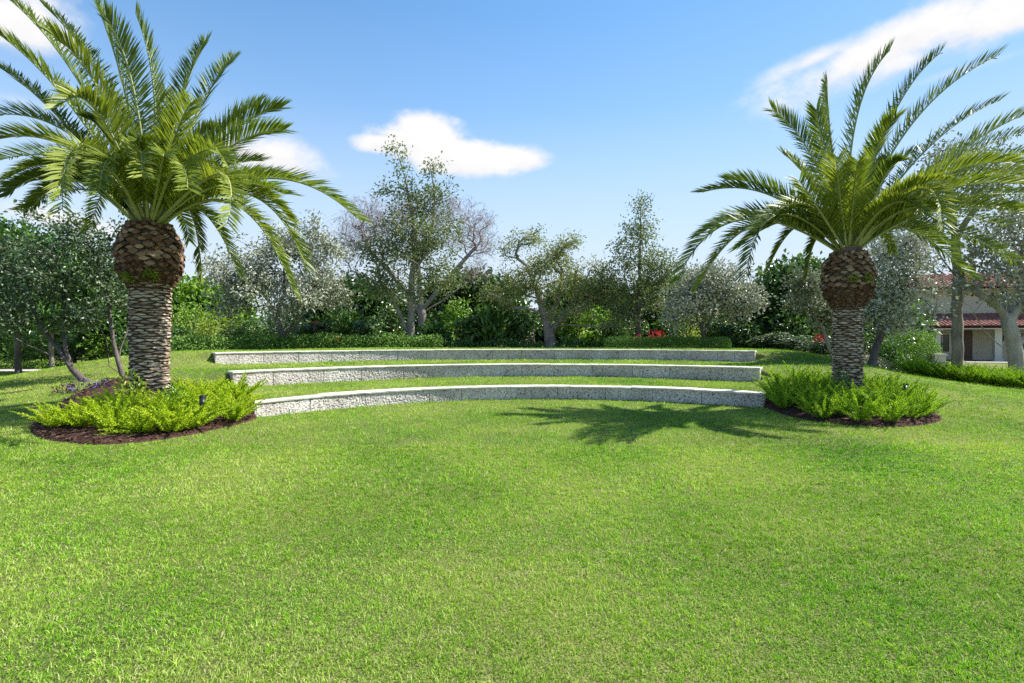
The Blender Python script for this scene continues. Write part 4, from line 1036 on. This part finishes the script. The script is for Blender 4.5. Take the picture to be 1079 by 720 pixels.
mp = nt.nodes.new('ShaderNodeMapping'); mp.inputs['Scale'].default_value = (1, 1, 1.5); nt.links.new(dirv, mp.inputs[0]); nt.links.new(mp.outputs[0], nz.inputs['Vector'])
nzc = math_n(nt, 'SUBTRACT', nz.outputs['Fac'], .5)
def dot(v):
    n = nt.nodes.new('ShaderNodeVectorMath'); n.operation = 'DOT_PRODUCT'; nt.links.new(dirv, n.inputs[0]); n.inputs[1].default_value = tuple(v); return n.outputs['Value']
total = None; shade = None
for (px, py, rx, ry, tilt, soft, amt, dens) in [
        (450, 152, 66, 33, 4, .5, 1.3, 1), (405, 153, 38, 14, 0, .6, 1.2, 1), (480, 165, 74, 26, 6, .5, 1.2, 1), (535, 168, 50, 17, 3, .6, 1.2, 1), (440, 135, 34, 18, 0, .6, 1.2, .95),
        (5, 25, 84, 46, -15, .7, 1.5, .95), (283, 168, 70, 30, 6, .7, 1.2, 1), (60, 232, 80, 16, 8, .9, 1.5, .8),
        (945, 48, 165, 38, -14, .75, 1.5, .97), (860, 62, 70, 16, -12, .9, 1.4, .8), (1050, 18, 110, 40, -8, .7, 1.6, .97), (900, 66, 80, 22, -16, .9, 1.6, .85), (945, 70, 70, 24, -10, .9, 1.8, .8), (1010, 75, 70, 8, -4, 1.0, 1.8, .4), (15, 105, 30, 8, 0, 1, 1, .35), (330, -40, 90, 20, -8, 1, 1.6, .6)]:
    c = norm(np.array([(px - CX) / F, 1, -(py - HZ) / F])); sc = 1 / math.sqrt(1 + ((px - CX) / F) ** 2 + ((py - HZ) / F) ** 2)
    u = norm(np.cross(c, [0, 0, 1.])); v = np.cross(u, c); t = R(-tilt); u, v = u * math.cos(t) + v * math.sin(t), -u * math.sin(t) + v * math.cos(t)
    a = math_n(nt, 'DIVIDE', dot(u), rx / F * sc); b_ = math_n(nt, 'DIVIDE', dot(v), ry / F * sc)
    lit = math_n(nt, 'MULTIPLY', math_n(nt, 'ADD', math_n(nt, 'MULTIPLY', b_, .5), .75), 1.0, True)
    # flatter base
    b_ = math_n(nt, 'MULTIPLY', b_, math_n(nt, 'SUBTRACT', 1.0, math_n(nt, 'MULTIPLY', math_n(nt, 'LESS_THAN', b_, 0.0), -.25)))
    r2_ = math_n(nt, 'ADD', math_n(nt, 'MULTIPLY', a, a), math_n(nt, 'MULTIPLY', b_, b_))
    f = math_n(nt, 'ADD', math_n(nt, 'SUBTRACT', 1.0, math_n(nt, 'SQRT', r2_)), math_n(nt, 'MULTIPLY', nzc, amt))
    f = math_n(nt, 'DIVIDE', math_n(nt, 'ADD', f, .05), soft, True)
    f = math_n(nt, 'MULTIPLY', math_n(nt, 'MULTIPLY', f, math_n(nt, 'GREATER_THAN', dot(c), 0.0)), dens)
    f = math_n(nt, 'MULTIPLY', math_n(nt, 'MULTIPLY', f, f), math_n(nt, 'SUBTRACT', 3.0, math_n(nt, 'MULTIPLY', f, 2.0)))
    total = f if total is None else math_n(nt, 'MAXIMUM', total, f)
    fl = math_n(nt, 'MULTIPLY', f, lit); shade = fl if shade is None else math_n(nt, 'MAXIMUM', shade, fl)
CL = 4.1
ccol = ramp(nt, math_n(nt, 'ADD', math_n(nt, 'MULTIPLY', math_n(nt, 'DIVIDE', shade, math_n(nt, 'ADD', total, .001)), .45), math_n(nt, 'MULTIPLY', nz.outputs['Fac'], .7)), [(.38, (.76, .80, .88)), (.74, (1.03, 1.01, 1.0))])
cm = mixc(nt, 1.0, ccol, (CL, CL, CL), 'MULTIPLY')
skyc = mixc(nt, 1.0, sky.outputs['Color'], (.68, .94, 1.02), 'MULTIPLY')
sep = nt.nodes.new('ShaderNodeSeparateXYZ'); nt.links.new(dirv, sep.inputs[0])
sd = math_n(nt, 'MAXIMUM', dot((math.sin(az), math.cos(az), 0)), 0.0)
attn = math_n(nt, 'SUBTRACT', 1.0, math_n(nt, 'MULTIPLY', math_n(nt, 'MULTIPLY', sd, sd), .42))
vm = nt.nodes.new('ShaderNodeVectorMath'); vm.operation = 'SCALE'; nt.links.new(skyc, vm.inputs[0]); nt.links.new(attn, vm.inputs['Scale']); skyc = vm.outputs[0]
hz_f = ramp(nt, sep.outputs['Z'], [(0, (.92,) * 3), (.12, (.85,) * 3), (.225, (.58,) * 3), (.39, (.12,) * 3), (.52, (0, 0, 0))])
skyc = mixc(nt, hz_f, skyc, (3.15, 3.4, 3.8))
nt.links.new(mixc(nt, total, skyc, cm), bg.inputs['Color'])

sl = bpy.data.lights.new('sun', 'SUN'); sl.energy = 3.7; sl.angle = R(.6); sl.color = (1.0, .95, .86)
so = bpy.data.objects.new('sun', sl); C.objects.link(so)
sv = Vector((SDX, SDY, math.hypot(SDX, SDY) * math.tan(SUN_EL))).normalized()
so.rotation_euler = sv.to_track_quat('Z', 'Y').to_euler(); so.location = sv * 80

cam = bpy.data.cameras.new('camera'); cam.sensor_width = 36; cam.lens = F / 1079 * 36; cam.shift_y = -(360 - HZ) / 1079; cam.clip_end = 3000; cam.clip_start = .05
co = bpy.data.objects.new('camera', cam); C.objects.link(co); co.location = (0, 0, CAMZ); co.rotation_euler = (PI / 2, 0, 0)
sc = bpy.context.scene; sc.camera = co
sc.view_settings.view_transform = 'Standard'; sc.view_settings.look = 'None'; sc.view_settings.gamma = 1; sc.view_settings.use_curve_mapping = False
sc.view_settings.exposure = 1.5
sc.cycles.max_bounces = 6; sc.cycles.diffuse_bounces = 3; sc.cycles.transmission_bounces = 3; sc.cycles.glossy_bounces = 2
sc.cycles.use_denoising = False; sc.cycles.denoiser = 'OPENIMAGEDENOISE'
sc.cycles.sample_clamp_indirect = 1.5
